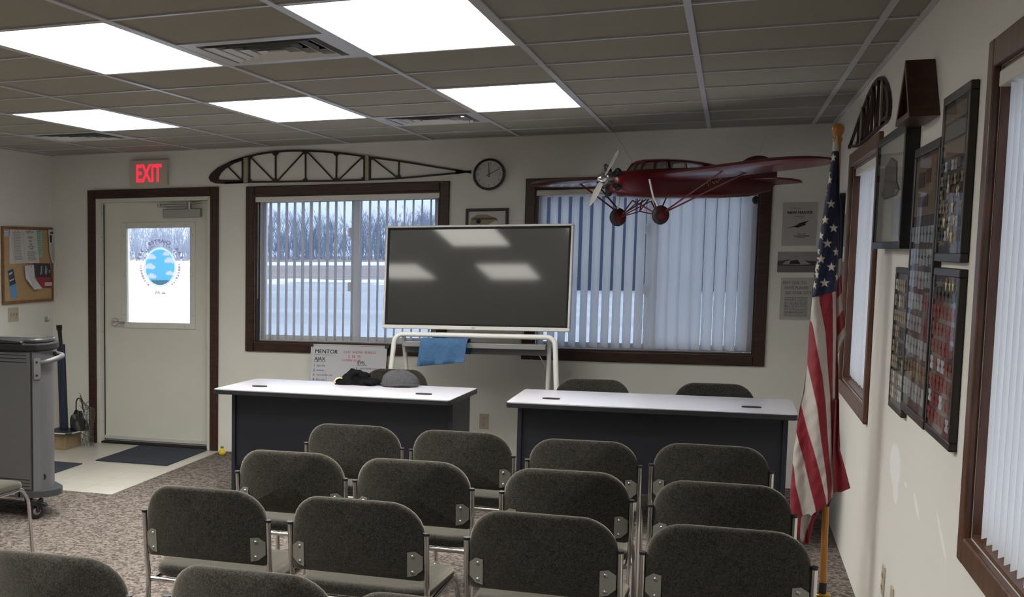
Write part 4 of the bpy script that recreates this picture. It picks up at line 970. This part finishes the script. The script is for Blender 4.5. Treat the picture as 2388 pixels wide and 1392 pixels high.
for o in list(r2.children):                    # nose towards the camera: flip the mesh in its own plane
    me = o.data; me.transform(Matrix.Scale(-1, 4, Vector((1, 0, 0)))); me.flip_normals()
tag(r2, 'dark wooden wing rib high on the right wall above the flag side window', 'wing rib')

# ------------------------------------------------------------------ frames on the right wall
def rroot(name, y0, y1, z0): return empty(name, (XR, (y0+y1)/2, z0), -PI/2)     # local x towards the camera, faces -y
def wframe(name, y0, y1, z0, z1, dep, fw__, label, cat, back='board_brown', fm='frame', gl=True):
    t = rroot(name, y0, y1, z0); w, h = (y1-y0)/2, z1-z0; mb = MB()
    for q in ((-w, w, h-fw__, h), (-w, w, 0, fw__), (-w, -w+fw__, fw__, h-fw__), (w-fw__, w, fw__, h-fw__)): mb.box(q[0], q[1], -dep, -.0006, q[2], q[3])
    mb.build('frame', fm, t, bevel=.003)
    MB().box(-w+fw__, w-fw__, -dep*.74, -.001, fw__, h-fw__).build('backing', back, t)
    if gl: MB().box(-w+fw__, w-fw__, -dep*.95, -dep*.95+.001, fw__, h-fw__).build('glass', 'picglass', t)
    return tag(t, label, cat), w, h, -dep*.74
M['board_brown'] = mat('velvet_brown_grey', (.115, .10, .104, 1), .85)
M['badge_w'] = mat('badge_white', (.40, .43, .47, 1), .5); M['badge_r'] = mat('badge_red', (.17, .035, .03, 1), .6); M['badge_d'] = mat('badge_dark', (.04, .035, .03, 1), .6); M['badge_y'] = mat('badge_gold', (.55, .48, .30, 1), .4); M['badge_t'] = mat('badge_tan', (.24, .19, .13, 1), .6)
def badges(t, w, h, yb, rows_, ncol, top, bot, mats, seed, hh=None):
    """rows of hanging name badges behind the glass, one mesh per colour"""
    rn = random.Random(seed); D = {}
    rh = (top-bot)/rows_
    for r in range(rows_):
        for i in range(ncol):
            m = mats(r, i, rn)
            if m is None: continue
            x0 = -w+.03+(2*w-.06)*i/ncol; x1 = -w+.03+(2*w-.06)*(i+.82)/ncol; z1 = top-rh*r; z0 = z1-rh*.78*rn.uniform(.85, 1)
            mb = D.setdefault(m, MB()); zm = (z0+z1)/2
            P = [(x0, z0), (x1, z0), (x1, zm-.008), (x0+(x1-x0)*.72, zm), (x1, zm+.008), (x1, z1), (x0, z1), (x0, zm+.008), (x0+(x1-x0)*.28, zm), (x0, zm-.008)]
            mb.prism(P, lambda a, b, d: (a, d, b), yb-.004, yb-.0005)
    for m, mb in D.items(): o = mb.build('name_badges', m, t); o['kind'] = 'stuff'
def stars5(t, L, yb, m='badge_y', name='star_badge'):
    for (x, z, r) in L:
        P = [((r if i % 2 == 0 else r*.42)*math.sin(PI*i/5)+x, (r if i % 2 == 0 else r*.42)*math.cos(PI*i/5)+z) for i in range(10)]
        MB().prism(P, lambda a, b, d: (a, d, b), yb-.006, yb-.002).build(name, m, t)
# tall centre frame
t, w, h, yb = wframe('badge_display', 4.712, 5.31, 1.053, 1.966, .024, .03, 'tall narrow framed badge display with a tan sheet at its top, right wall', 'framed display')
MB().box(-w+.05, w-.06, yb-.003, yb-.0005, h-.235, h-.045).build('mounted_sheet', 'badge_t', t)
for q in ((-.16, -.02, h-.14, h-.09), (.02, .12, h-.13, h-.085), (-.15, .08, h-.205, h-.17)): MB().box(q[0], q[1], yb-.0045, yb-.0031, q[2], q[3]).build('mounted_patch', 'dkwood', t)
badges(t, w, h, yb, 8, 7, h-.27, .045, lambda r, i, rn: 'badge_r' if (r in (3, 4) and i > 4) else ('badge_t' if r == 6 else 'badge_w'), 1)
t, w, h, yb = wframe('badge_display', 5.318, 5.735, 1.018, 1.553, .019, .022, 'framed badge display at lower left of the group on the right wall', 'framed display')
badges(t, w, h, yb, 8, 6, h-.045, .03, lambda r, i, rn: rn.choice(['badge_w', 'badge_t', 'badge_t', 'badge_d']), 2)
t, w, h, yb = wframe('badge_display', 4.203, 4.70, 1.055, 1.565, .021, .024, 'framed display of red badges at lower right of the group on the right wall', 'framed display')
badges(t, w, h, yb, 8, 6, h-.06, .03, lambda r, i, rn: ('badge_d' if r == 0 else rn.choice(['badge_r', 'badge_r', 'badge_r', 'badge_w' if r > 3 else 'badge_r'])), 3)
stars5(t, [(.02, h-.05, .022), (.09, h-.05, .022), (.15, h-.05, .022)], yb)
t, w, h, yb = wframe('badge_display', 4.203, 4.70, 1.583, 2.08, .022, .026, 'framed display of dark pictures and metal badges, upper right of the wall group', 'framed display')
badges(t, w, h, yb, 6, 7, h-.20, .05, lambda r, i, rn: rn.choice(['badge_d', 'badge_d', 'badge_t', 'badge_w', None]), 4)
for i in range(3):
    MB().box(-w+.05, w-.06, yb-.003, yb-.0005, h-.085-.052*i, h-.042-.052*i).build('mounted_photo', ('badge_t', 'greyink', 'badge_t')[i], t)
stars5(t, [(-.05, .22, .022), (.05, .16, .03), (-.09, .12, .025), (.10, .12, .02), (.0, .09, .03), (.06, .075, .03), (.12, .20, .02)], yb)
# deep shadow box with a hat
q = atX(2040, 330, XR-.046).y
t, w, h, yb = wframe('shadow_box', 5.39, 6.37, 1.622, 2.075, .048, .028, 'deep black shadow box with a pale hat shape behind glass, overlapping the side window', 'shadow box', back=mat('box_lining_grey', (.60, .62, .58, 1), .8), fm='black')
MB().prism([(-.30, .22), (-.22, .25), (-.18, .33), (.0, .355), (.17, .33), (.2, .25), (.3, .22), (.2, .20), (-.2, .20)], lambda a, b, d: (a, d, b), yb-.007, yb-.0006).build('hat_shape', mat('hat_grey', (.22, .22, .22, 1), .7), t, bevel=.004)
MB().box(.12, .34, yb-.003, yb-.0006, .05, .19).build('mounted_card', mat('card_pale', (.48, .52, .58, 1), .6), t)
# triangular flag case
t = empty('flag_case', (XR, 5.13, 2.05), -PI/2); dp = .087; hw_ = .20; hh = .206
def tri(k): return [(-hw_*k, .0+(1-k)*.05), (hw_*k, .0+(1-k)*.05), (0, hh-(1-k)*.10)]
A = [(-hw_, 0), (hw_, 0), (0, hh)]; B = [(-hw_+.05, .02), (hw_-.05, .02), (0, hh-.034)]
mb = MB()
for i in range(3):
    j = (i+1) % 3; a0, a1, b1, b0 = A[i], A[j], B[j], B[i]
    v = [(p[0], d, p[1]) for d in (-dp, -.0006) for p in (a0, a1, b1, b0)]
    mb.add(v, [(0, 1, 2, 3), (7, 6, 5, 4), (0, 4, 5, 1), (1, 5, 6, 2), (2, 6, 7, 3), (3, 7, 4, 0)])
mb.build('case', 'dkwood', t, bevel=.002)
MB().prism(B, lambda a, b, d: (a, d, b), -.05, -.01).build('folded_flag', mat('folded_flag_navy', (.02, .03, .10, 1), .9), t)
stars5(t, [(-.05, .05, .014), (.05, .05, .014), (0, .10, .014)], -.048, 'paper', 'flag_star')
MB().prism(B, lambda a, b, d: (a, d, b), -dp+.012, -dp+.014).build('glass', 'picglass', t)
tag(t, 'triangular dark wooden flag case high on the right wall', 'flag case')
# frame and photographs in the corner behind the flag
t, w, h, yb = wframe('picture_frame', 8.62, 9.10, 1.50, 1.945, .03, .02, 'dark picture frame on the right wall mostly hidden behind the flag', 'picture frame', back='blackm', fm='black')
def photo(y0, y1, z0, z1, m, label):
    t = rroot('mounted_photograph', y0, y1, z0); w = (y1-y0)/2; MB().box(-w, w, -.005, -.0006, 0, z1-z0).build('sheet', 'paper', t)
    MB().box(-w+.015, w-.015, -.0062, -.0051, .035, z1-z0-.012).build('printed_picture', m, t); tag(t, label, 'photograph', 'photographs between corner and side window')
photo(8.30, 8.55, 1.60, 1.83, 'greyink', 'uppermost small photograph between the flag and the side window casing')
photo(8.34, 8.60, 1.33, 1.56, 'darkgrey', 'middle small photograph between the flag and the side window casing')
photo(8.30, 8.52, 1.10, 1.30, 'paper', 'lowest pale sheet between the flag and the side window casing')

# ------------------------------------------------------------------ flag and pole
FY = 6.22
pb = (.427, 6.30); pt = atY(1955, 292, 6.30)
fp_ = empty('flag_pole', (pb[0], pb[1], 0))
dx = pt.x-pb[0]
MB().tube([(0, 0, .16), (dx*.98, 0, pt.z-.055)], .0135, 14).build('pole', 'pole', fp_, smooth=60)
MB().tube([(-.001, 0, .10), (0, 0, .165)], .0155, 14).build('ferrule', 'black', fp_, smooth=60)
MB().lathe([(.001, -.0), (.14, .0), (.145, .012), (.12, .03), (.05, .045), (.022, .06), (.020, .095), (.030, .10), (.032, .112), (.024, .118), (.016, .118)], 0, 0, 32).build('stand', 'gold', fp_, smooth=40)
L = [(.0135, -.075), (.019, -.062), (.019, -.052), (.012, -.048), (.020, -.034), (.0245, -.016), (.022, .0), (.012, .008), (.001, .010)]
o = MB().lathe([(r, z) for r, z in L], 0, 0, 20).build('finial', 'pole', fp_, smooth=60); o.location = (dx, 0, pt.z-.002)
tag(fp_, 'varnished wooden flag pole with an urn finial and gold stand by the right wall', 'flag pole')
def build_flag():
    # outline traced from the photograph, taken to real size on the plane the cloth hangs in
    LO = [(325, 1943), (345, 1942), (380, 1938), (470, 1924), (550, 1912), (620, 1902), (690, 1894), (760, 1888), (850, 1883), (905, 1875), (950, 1866), (1000, 1858), (1060, 1850), (1150, 1843), (1200, 1843), (1260, 1855)]
    RI = [(325, 1953), (345, 1957), (380, 1957), (470, 1958), (600, 1956), (680, 1953), (800, 1954), (900, 1956), (1000, 1958), (1045, 1960), (1100, 1945), (1150, 1945), (1195, 1930), (1260, 1895)]
    def itp(T, y): return float(np.interp(y, [a for a, _ in T], [b for _, b in T]))
    c6 = lambda L: [(700+y/2.0116, 1780+x/2.0116) for (x, y) in L]
    # borders between stripes: image row -> column
    b0 = [(680, 1912)]+c6([(262, 0), (290, 150), (300, 300), (312, 450), (318, 650), (325, 800), (330, 870), (332, 1000)])      # white A | red 1
    b00 = [(680, 1940)]+c6([(325, 0), (327, 170), (325, 400), (325, 640), (328, 800)])                                          # red 1 | white edge
    b01 = [(680, 1949)]+c6([(340, 0), (343, 170), (338, 400), (335, 640), (331, 800)])                                          # white edge | red 2
    b1 = [(700, 1885)]+c6([(213, 80), (229, 110), (250, 230), (275, 350), (290, 480), (300, 640), (312, 780), (320, 840)])       # red | white (left)
    b2 = c6([(178, 180), (207, 300), (250, 500), (268, 650), (290, 800), (300, 900), (302, 1000)])
    b3 = c6([(150, 380), (178, 490), (205, 600), (235, 700), (262, 800), (290, 920), (300, 1000)])
    b4 = c6([(120, 470), (160, 640), (190, 750), (215, 860), (240, 960), (248, 1020)])
    b5 = c6([(100, 650), (143, 780), (152, 870), (175, 960), (190, 1035)])
    BL = [b5, b4, b3, b2, b1, b0, b00, b01]
    # colours right to left alternate; strip index k = number of borders left of x
    cols = ['R', 'W', 'R', 'W', 'R', 'W', 'R', 'W', 'R']
    Z = lambda L: [(260+y/2.785, 1780+x/2.785, s) for (x, y, s) in L]
    stars = Z([(440, 600, 1), (400, 705, .9), (457, 757, 1), (372, 807, .6), (415, 857, 1.05), (472, 912, .7), (372, 958, 1), (354, 905, .45), (441, 1010, 1), (397, 1113, 1.05), (425, 405, .5), (431, 445, .55), (455, 298, .6), (336, 1020, .3), (346, 1060, .35), (478, 1075, .25), (330, 1125, .35), (404, 520, .35), (381, 610, .3), (349, 1005, .3), (364, 718, .25)])
    NU, NV = 150, 620; y0, y1 = 330, 1272
    WHT = np.array([.54, .50, .48]); RED = np.array([.25, .010, .024]); BLU = np.array([.012, .018, .065])
    V, Cc = [], []
    def bottom(u):                            # hem rows across the width, image px
        return float(np.interp(u, [0, .12, .25, .30, .50, .56, .62, .80, 1.0], [1225, 1240, 1262, 1205, 1196, 1200, 1192, 1186, 1160]))
    for j in range(NV+1):
        for i in range(NU+1):
            u = i/NU; hb = bottom(u); y = y0+(hb-y0)*j/NV
            xl, xr = itp(LO, y), itp(RI, y); x = xl+(xr-xl)*u
            # folds run along the stripes
            ph = (x-itp(b0, max(y, 680)))/14.0 if y > 690 else (x-(1915+(690-y)*.09))/13.0
            env = min(1, (y-320)/250)
            dep = .020*env*math.sin(ph*1.1+.4)+.008*math.sin(ph*2.3+y*.011)+.0018*math.sin(y*.16+ph*3)*env-.055*env*math.sin(PI*min(1, max(0, u)))**.6
            q = atY(x, y, FY); V.append((q.x, FY+dep+.02, q.z))
            edge = 678+(1953-x)*.26
            if y < 352: col = WHT
            elif y < edge:
                col = BLU
                for (sy, sxx, s_) in stars:
                    dx_, dy_ = (x-sxx)/max(.01, s_), y-sy
                    if s_ < .5: dx_ = (x-sxx)/.45
                    r = math.hypot(dx_, dy_)
                    if r < 12.5:
                        a = math.atan2(dx_, -dy_) % (2*PI/5); a = min(a, 2*PI/5-a); R_, r_ = 11.5, 4.6
                        # edge of a five pointed star in polar form
                        X1, Y1, X2, Y2 = R_, 0, r_*math.cos(PI/5), r_*math.sin(PI/5)
                        den = (Y2-Y1)*math.cos(a)-(X2-X1)*math.sin(a); rad = ((Y2-Y1)*X1-(X2-X1)*Y1)/den
                        k_ = min(1, max(0, (rad-r)/1.2+.5)); col = col*(1-k_)+np.array([.70, .66, .56])*k_
            else:
                n = sum(1 for b in BL if x > (itp(b, y) if y >= b[0][0] else (-1e9)))
                col = WHT if cols[n] == 'W' else RED
                for b in BL:                   # soften the seam by a pixel
                    if y >= b[0][0]:
                        d_ = abs(x-itp(b, y))
                        if d_ < .5: col = col*.5+ (WHT+RED)*.25
            Cc.append(col)
    nf = len(V)
    F_ = [(j*(NU+1)+i, j*(NU+1)+i+1, (j+1)*(NU+1)+i+1, (j+1)*(NU+1)+i) for j in range(NV) for i in range(NU)]
    me = bpy.data.meshes.new('flag_front'); me.from_pydata(V, [], F_)
    def colour(me, Cc):
        at = me.color_attributes.new('weave', 'FLOAT_COLOR', 'POINT'); A_ = np.ones((len(Cc), 4), dtype=np.float32); A_[:, :3] = np.array(Cc); at.data.foreach_set('color', A_.ravel())
    colour(me, Cc); me.shade_smooth()
    m = bpy.data.materials.new('flag_cloth'); m.use_nodes = True; t_ = m.node_tree; p_ = t_.nodes['Principled BSDF']; a_ = t_.nodes.new('ShaderNodeVertexColor'); a_.layer_name = 'weave'
    p_.inputs['Roughness'].default_value = .75; p_.inputs['Sheen Weight'].default_value = .1; t_.links.new(a_.outputs[0], p_.inputs['Base Color'])
    n_ = t_.nodes.new('ShaderNodeTexNoise'); n_.inputs['Scale'].default_value = 55; b_ = t_.nodes.new('ShaderNodeBump'); b_.inputs['Strength'].default_value = .5; b_.inputs['Distance'].default_value = .004
    t__ = t_.nodes.new('ShaderNodeTexCoord'); t_.links.new(t__.outputs['Object'], n_.inputs['Vector']); t_.links.new(n_.outputs['Fac'], b_.inputs['Height']); t_.links.new(b_.outputs[0], p_.inputs['Normal'])
    me.materials.append(m)
    root = empty('flag', (0, 0, 0)); o = bpy.data.objects.new('front_folds', me); C.objects.link(o); o.parent = root
    # rear drape: the cloth behind the pole, with its own folds; blocks of stripes show past the right edge
    def drape(name, rowsL, rowsR, ya, yb, depf, colf, nu=30, nv=200, y3=FY):
        V, Cc = [], []
        for j in range(nv+1):
            y = ya+(yb-ya)*j/nv
            for i in range(nu+1):
                u = i/nu; x = itp(rowsL, y)*(1-u)+itp(rowsR, y)*u; q = atY(x, y, y3); V.append((q.x, y3+depf(u, y), q.z)); Cc.append(colf(u, x, y))
        F2 = [(j*(nu+1)+i, j*(nu+1)+i+1, (j+1)*(nu+1)+i+1, (j+1)*(nu+1)+i) for j in range(nv) for i in range(nu)]
        me = bpy.data.meshes.new(name); me.from_pydata(V, [], F2); colour(me, Cc); me.shade_smooth(); me.materials.append(m)
        o = bpy.data.objects.new(name, me); C.objects.link(o); o.parent = root; return o
    drape('rear_folds', LO, RI, 352, 1185, lambda u, y: .10+.05*math.sin(PI*u)-.08*abs(2*u-1)**3+.008*math.sin(u*20+y*.01), lambda u, x, y: BLU if y < 690 else (RED if int(u*7) % 2 else WHT))
    def c2(u, x, y):  # shade of this fold is painted in: flag blue and white darkened
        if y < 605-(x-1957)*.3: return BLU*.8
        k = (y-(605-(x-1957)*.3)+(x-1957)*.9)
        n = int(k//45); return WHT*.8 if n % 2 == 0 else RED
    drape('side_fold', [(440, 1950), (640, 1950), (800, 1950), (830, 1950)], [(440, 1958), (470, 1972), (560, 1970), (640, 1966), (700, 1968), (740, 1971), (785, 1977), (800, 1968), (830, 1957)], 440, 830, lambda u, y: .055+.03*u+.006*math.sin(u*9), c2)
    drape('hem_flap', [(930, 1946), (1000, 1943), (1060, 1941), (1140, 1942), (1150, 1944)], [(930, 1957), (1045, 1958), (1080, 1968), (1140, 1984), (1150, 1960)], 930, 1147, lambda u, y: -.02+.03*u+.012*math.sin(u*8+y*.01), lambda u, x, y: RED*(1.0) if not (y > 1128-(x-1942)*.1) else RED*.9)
    def c3(u, x, y):
        q = (x+(y-1200)*.34); return RED if q < 1868 else (WHT if q < 1898 else RED)
    drape('lower_hem', [(1190, 1850), (1210, 1848), (1225, 1850), (1245, 1858), (1262, 1866), (1275, 1874)], [(1190, 1915), (1205, 1908), (1225, 1899), (1245, 1895), (1262, 1891), (1275, 1888)], 1190, 1275, lambda u, y: .06+.012*math.sin(u*12), c3, 30, 60)
    for nm_ in ():
        pass
    MB().tube([atY(1946, 345, FY-.02), atY(1950, 330, FY-.0), atY(1953, 318, 6.29)], .004, 6).build('tie_cord', 'paper', root, smooth=60)
    tag(root, 'American flag hanging furled on its pole beside the right wall', 'flag')
build_flag()

# ------------------------------------------------------------------ model airplane
def plane():
    hd, pi_, ro = 3.901, -.039, .006
    Fv = Vector((math.cos(hd)*math.cos(pi_), math.sin(hd)*math.cos(pi_), math.sin(pi_))); Lv = Vector((-math.sin(hd), math.cos(hd), 0)); Uv = Fv.cross(Lv)
    L2, U2 = Lv*math.cos(ro)+Uv*math.sin(ro), Uv*math.cos(ro)-Lv*math.sin(ro); pos_ = O+(Vector((-.459, 8.877, 2.083))-O)*.976
    t = empty('model_airplane'); t.matrix_world = Matrix(((Fv.x, L2.x, U2.x, pos_.x), (Fv.y, L2.y, U2.y, pos_.y), (Fv.z, L2.z, U2.z, pos_.z), (0, 0, 0, 1))) @ Matrix.Scale(.976, 4)
    red = 'red'; M['redstrut'] = mat('dark_red_strut', c(84, 10, 20), .35); M['tyre'] = mat('tyre', (.015, .014, .014, 1), .6)
    def sec(x, zb_, zt_, hw2, r=.035, n=5):
        P = rrect(2*hw2, zt_-zb_, min(r, hw2*.9, (zt_-zb_)*.45), n, 0, (zt_+zb_)/2); return [(x, a, b) for a, b in P]
    # fuselage
    MB().rings([sec(.335, -.075, .018, .055, .06), sec(.32, -.092, .030, .075, .07), sec(.27, -.112, .040, .09, .05), sec(.13, -.130, .046, .095), sec(0, -.138, .048, .095), sec(-.25, -.145, .048, .085), sec(-.5, -.152, .048, .062), sec(-.75, -.148, .045, .036), sec(-.93, -.118, .035, .012, .01)]).build('fuselage', red, t, smooth=40)
    # canopy: roof, posts, glazing
    rs = lambda x, z, w_: [(x, -w_, z-.006), (x, w_, z-.006), (x, w_*.96, z+.004), (x, w_*.5, z+.013), (x, 0, z+.015), (x, -w_*.5, z+.013), (x, -w_*.96, z+.004)]
    MB().rings([rs(.115, .088, .052), rs(.08, .094, .060), rs(-.05, .096, .064), rs(-.2, .088, .06), rs(-.36, .070, .05), rs(-.52, .042, .035)]).build('cabin_roof', red, t, smooth=40)
    mb = MB()
    for s in (-1, 1):
        for (xa, xb) in ((.15, .112), (.045, .03), (-.06, -.06), (-.075, -.075), (-.20, -.20)):
            za = .046; zb2 = .090 if xb > -.1 else .082
            mb.tube([(xa, s*.064, za-.006), (xb, s*.056, zb2)], .006, 6)
    mb.tube([(.15, 0, .045), (.113, 0, .092)], .005, 6); mb.build('cabin_posts', red, t, smooth=60)
    g_ = glass('canopy_glass', (.45, .46, .42, 1))
    mb = MB()
    for s in (-1, 1): mb.add([(.148, s*.062, .044), (-.20, s*.06, .04), (-.20, s*.054, .082), (.112, s*.054, .09)], [(0, 1, 2, 3)])
    mb.add([(.15, -.062, .044), (.15, .062, .044), (.113, .054, .09), (.113, -.054, .09)], [(0, 1, 2, 3)]); mb.build('cabin_glass', g_, t)
    # wings
    def wing(s):
        R = []; Y = [.085, .3, .6, .85, 1.0, 1.10, 1.19, 1.25, 1.285]; n = 12
        for y in Y:
            k = 1 if y < .95 else math.sqrt(max(.0, 1-((y-.95)/.34)**2)); cle = -.07+.19*k; cte = -.09-.18*k
            if y >= 1.28: cle, cte = -.04, -.11
            th = .054*max(.2, k); z0 = -.006+.026*y; ch_ = cle-cte; inc = lambda xx: -.036*(.12-xx)/.38; ring = []
            for i in range(n+1):
                x = i/n; yt = 5*th/2*(.2969*math.sqrt(x)-.126*x-.3516*x*x+.2843*x**3-.1015*x**4)*2; ring.append((cle-ch_*x, s*y, z0+yt*1.1+.004+inc(cle-ch_*x)))
            for i in range(n-1, 0, -1):
                x = i/n; yt = 5*th/2*(.2969*math.sqrt(x)-.126*x-.3516*x*x+.2843*x**3-.1015*x**4)*2; ring.append((cle-ch_*x, s*y, z0-yt*.5+inc(cle-ch_*x)))
            R.append(ring)
        MB().rings(R).build('wing', red, t, smooth=50)
    wing(1); wing(-1)
    # tail
    def foil(P, axis, th=.010):               # outline with rounded thickness
        if axis == 'z': f0 = lambda a, b, d: (a, b, d)
        else: f0 = lambda a, b, d: (a, d, b)
        return f0
    st_ = [(-.70, .02), (-.72, .12), (-.77, .23), (-.84, .272), (-.90, .278), (-.945, .25), (-.95, .10), (-.955, .02)]
    for s in (-1, 1): MB().prism([(a, s*b) for a, b in st_], lambda a, b, d: (a, b, d-.032+.17*(a+.70)), -.007, .007).build('tailplane', red, t, bevel=.005)
    MB().prism([(-.69, .03)]+[(-.83-.15*math.cos(a), .03+.085*math.sin(a)) for a in [PI-.05-(PI-.35)*i/12 for i in range(13)]]+[(-.985, .04), (-.985, -.04), (-.96, -.09), (-.93, -.10), (-.92, .03)], lambda a, b, d: (a, d, b), -.006, .006).build('fin', red, t, bevel=.004)
    # engine
    e = MB().tube([(.335, 0, 0), (.375, 0, 0)], .042, 16).build('crankcase', 'steel', t, smooth=50)
    for i in range(5):
        a = PI/2+i*2*PI/5+.35; d = Vector((0, math.cos(a), math.sin(a))); mb = MB(); b0_ = Vector((.325, 0, -.015))
        mb.tube([b0_+d*.03, b0_+d*.098], .015, 12)
        for k in range(5): mb.tube([b0_+d*(.048+.010*k), b0_+d*(.052+.010*k)], .021, 12)
        mb.tube([b0_+d*.098+Vector((.012, 0, 0)), b0_+d*.108+Vector((.012, 0, 0))], .010, 8)
        mb.build('cylinder', 'black', t, smooth=40)
    MB().lathe([(.030, .36), (.034, .372), (.032, .39), (.022, .412), (.008, .424), (.001, .4245)], 0, 0, 20, 'x').build('spinner', 'chrome', t, smooth=60)
    ang = math.radians(40); mb = MB()
    for s in (-1, 1):
        d = Vector((0, math.sin(ang), math.cos(ang)))*s; n_ = Vector((0, math.cos(ang), -math.sin(ang)))*s; R = []
        for (r, w_, th, tw) in ((.02, .011, .008, 1.0), (.05, .016, .006, .8), (.11, .021, .004, .5), (.17, .017, .003, .35), (.205, .010, .002, .3), (.215, .003, .001, .3)):
            c_ = Vector((.378, 0, 0))+d*r; ax = (n_*math.cos(tw*.6)+Vector((1, 0, 0))*math.sin(tw*.6)); nn = ax.cross(d)
            R.append([c_+ax*w_, c_+nn*th, c_-ax*w_, c_-nn*th])
        mb.rings(R)
    mb.build('propeller', mat('propeller_silver', (.55, .55, .52, 1), .35, metal=.6), t, smooth=60)
    # landing gear
    for s in (-1, 1):
        wc = Vector((.112, s*.194, -.244))
        MB().lathe([(.030, -.016), (.045, -.019), (.056, -.012), (.060, 0), (.056, .012), (.045, .019), (.030, .016)], 0, 0, 28, 'y').xf(Matrix.Translation(wc)).build('wheel', 'tyre', t, smooth=50)
        MB().lathe([(.001, -.024), (.008, -.023), (.041, -.0195), (.042, -.008), (.042, .008), (.041, .0195), (.008, .023), (.001, .024)], 0, 0, 24, 'y').xf(Matrix.Translation(wc)).build('wheel_disc', 'redstrut', t, smooth=40)
        MB().tube([(.112, s*.205, -.235), (.135, s*.155, -.13), (.14, s*.128, -.02)], .0058, 8).build('shock_strut', 'silver', t, smooth=60)
        mb = MB()
        for p, q, r in (((.112, s*.17, -.24), (.16, s*.0, -.145), .0045), ((.112, s*.17, -.244), (.02, s*.005, -.155), .0045), ((.112, s*.17, -.244), (.05, s*.06, -.14), .004), ((.112, s*.18, -.24), (-.02, s*.09, -.14), .0045), ((.112, s*.17, -.244), (.105, 0, -.215), .004), ((.105, 0, -.215), (.06, s*.03, -.14), .0035)):
            mb.tube([p, q], r, 6)
        mb.build('gear_struts', 'redstrut', t, smooth=60)
        MB().tube([(.09, s*.20, -.225), (.055, s*.66, .004)], .0055, 8).build('wing_strut', 'redstrut', t, smooth=60)
        MB().tube([(.075, s*.20, -.225), (-.10, s*.66, -.018)], .0055, 8).build('wing_strut', 'redstrut', t, smooth=60)
    MB().tube([(-.77, 0, -.115), (-.80, 0, -.15), (-.81, 0, -.165)], .005, 8).build('tail_strut', 'silver', t, smooth=60)
    MB().lathe([(.008, -.009), (.022, -.009), (.027, 0), (.022, .009), (.008, .009)], 0, 0, 20, 'y').xf(Matrix.Translation((-.815, 0, -.172))).build('tail_wheel', 'tyre', t, smooth=50)
    # side door outline, gold script flourish
    o = MB().prism([(.03, -.11), (.11, -.11), (.075, .03), (.06, .03)], lambda a, b, d: (a, d, b), .0953, .0962).build('side_panel', 'redstrut', t)
    mb = MB().tube(smoothpath([(-.36, .0805, -.075), (-.345, .0805, -.035), (-.365, .0795, -.03), (-.375, .079, -.06), (-.39, .078, -.045), (-.405, .0775, -.06), (-.42, .0768, -.04), (-.435, .076, -.055), (-.45, .0752, -.032), (-.47, .0742, -.036)], 4), .0022, 5); mb.build('gold_script', 'gold', t, smooth=60)
    tag(t, 'large red model monoplane hanging from the ceiling in front of the right window', 'model airplane')
    for (lx, hook) in ((.16, atZ(1422, 280, ZC)), (-.80, atZ(1790, 296, ZC))):
        p = t.matrix_world @ Vector((lx, 0, .10 if lx > 0 else .05))
        w_ = MB().tube([p, (hook.x, hook.y, ZC-.035)], .0007, 5).build('hanging_wire', 'steel'); tag(w_, 'thin wire from the ceiling to the model airplane %s' % ('nose' if lx > 0 else 'tail'), 'wire', 'wires holding the model airplane')
plane()
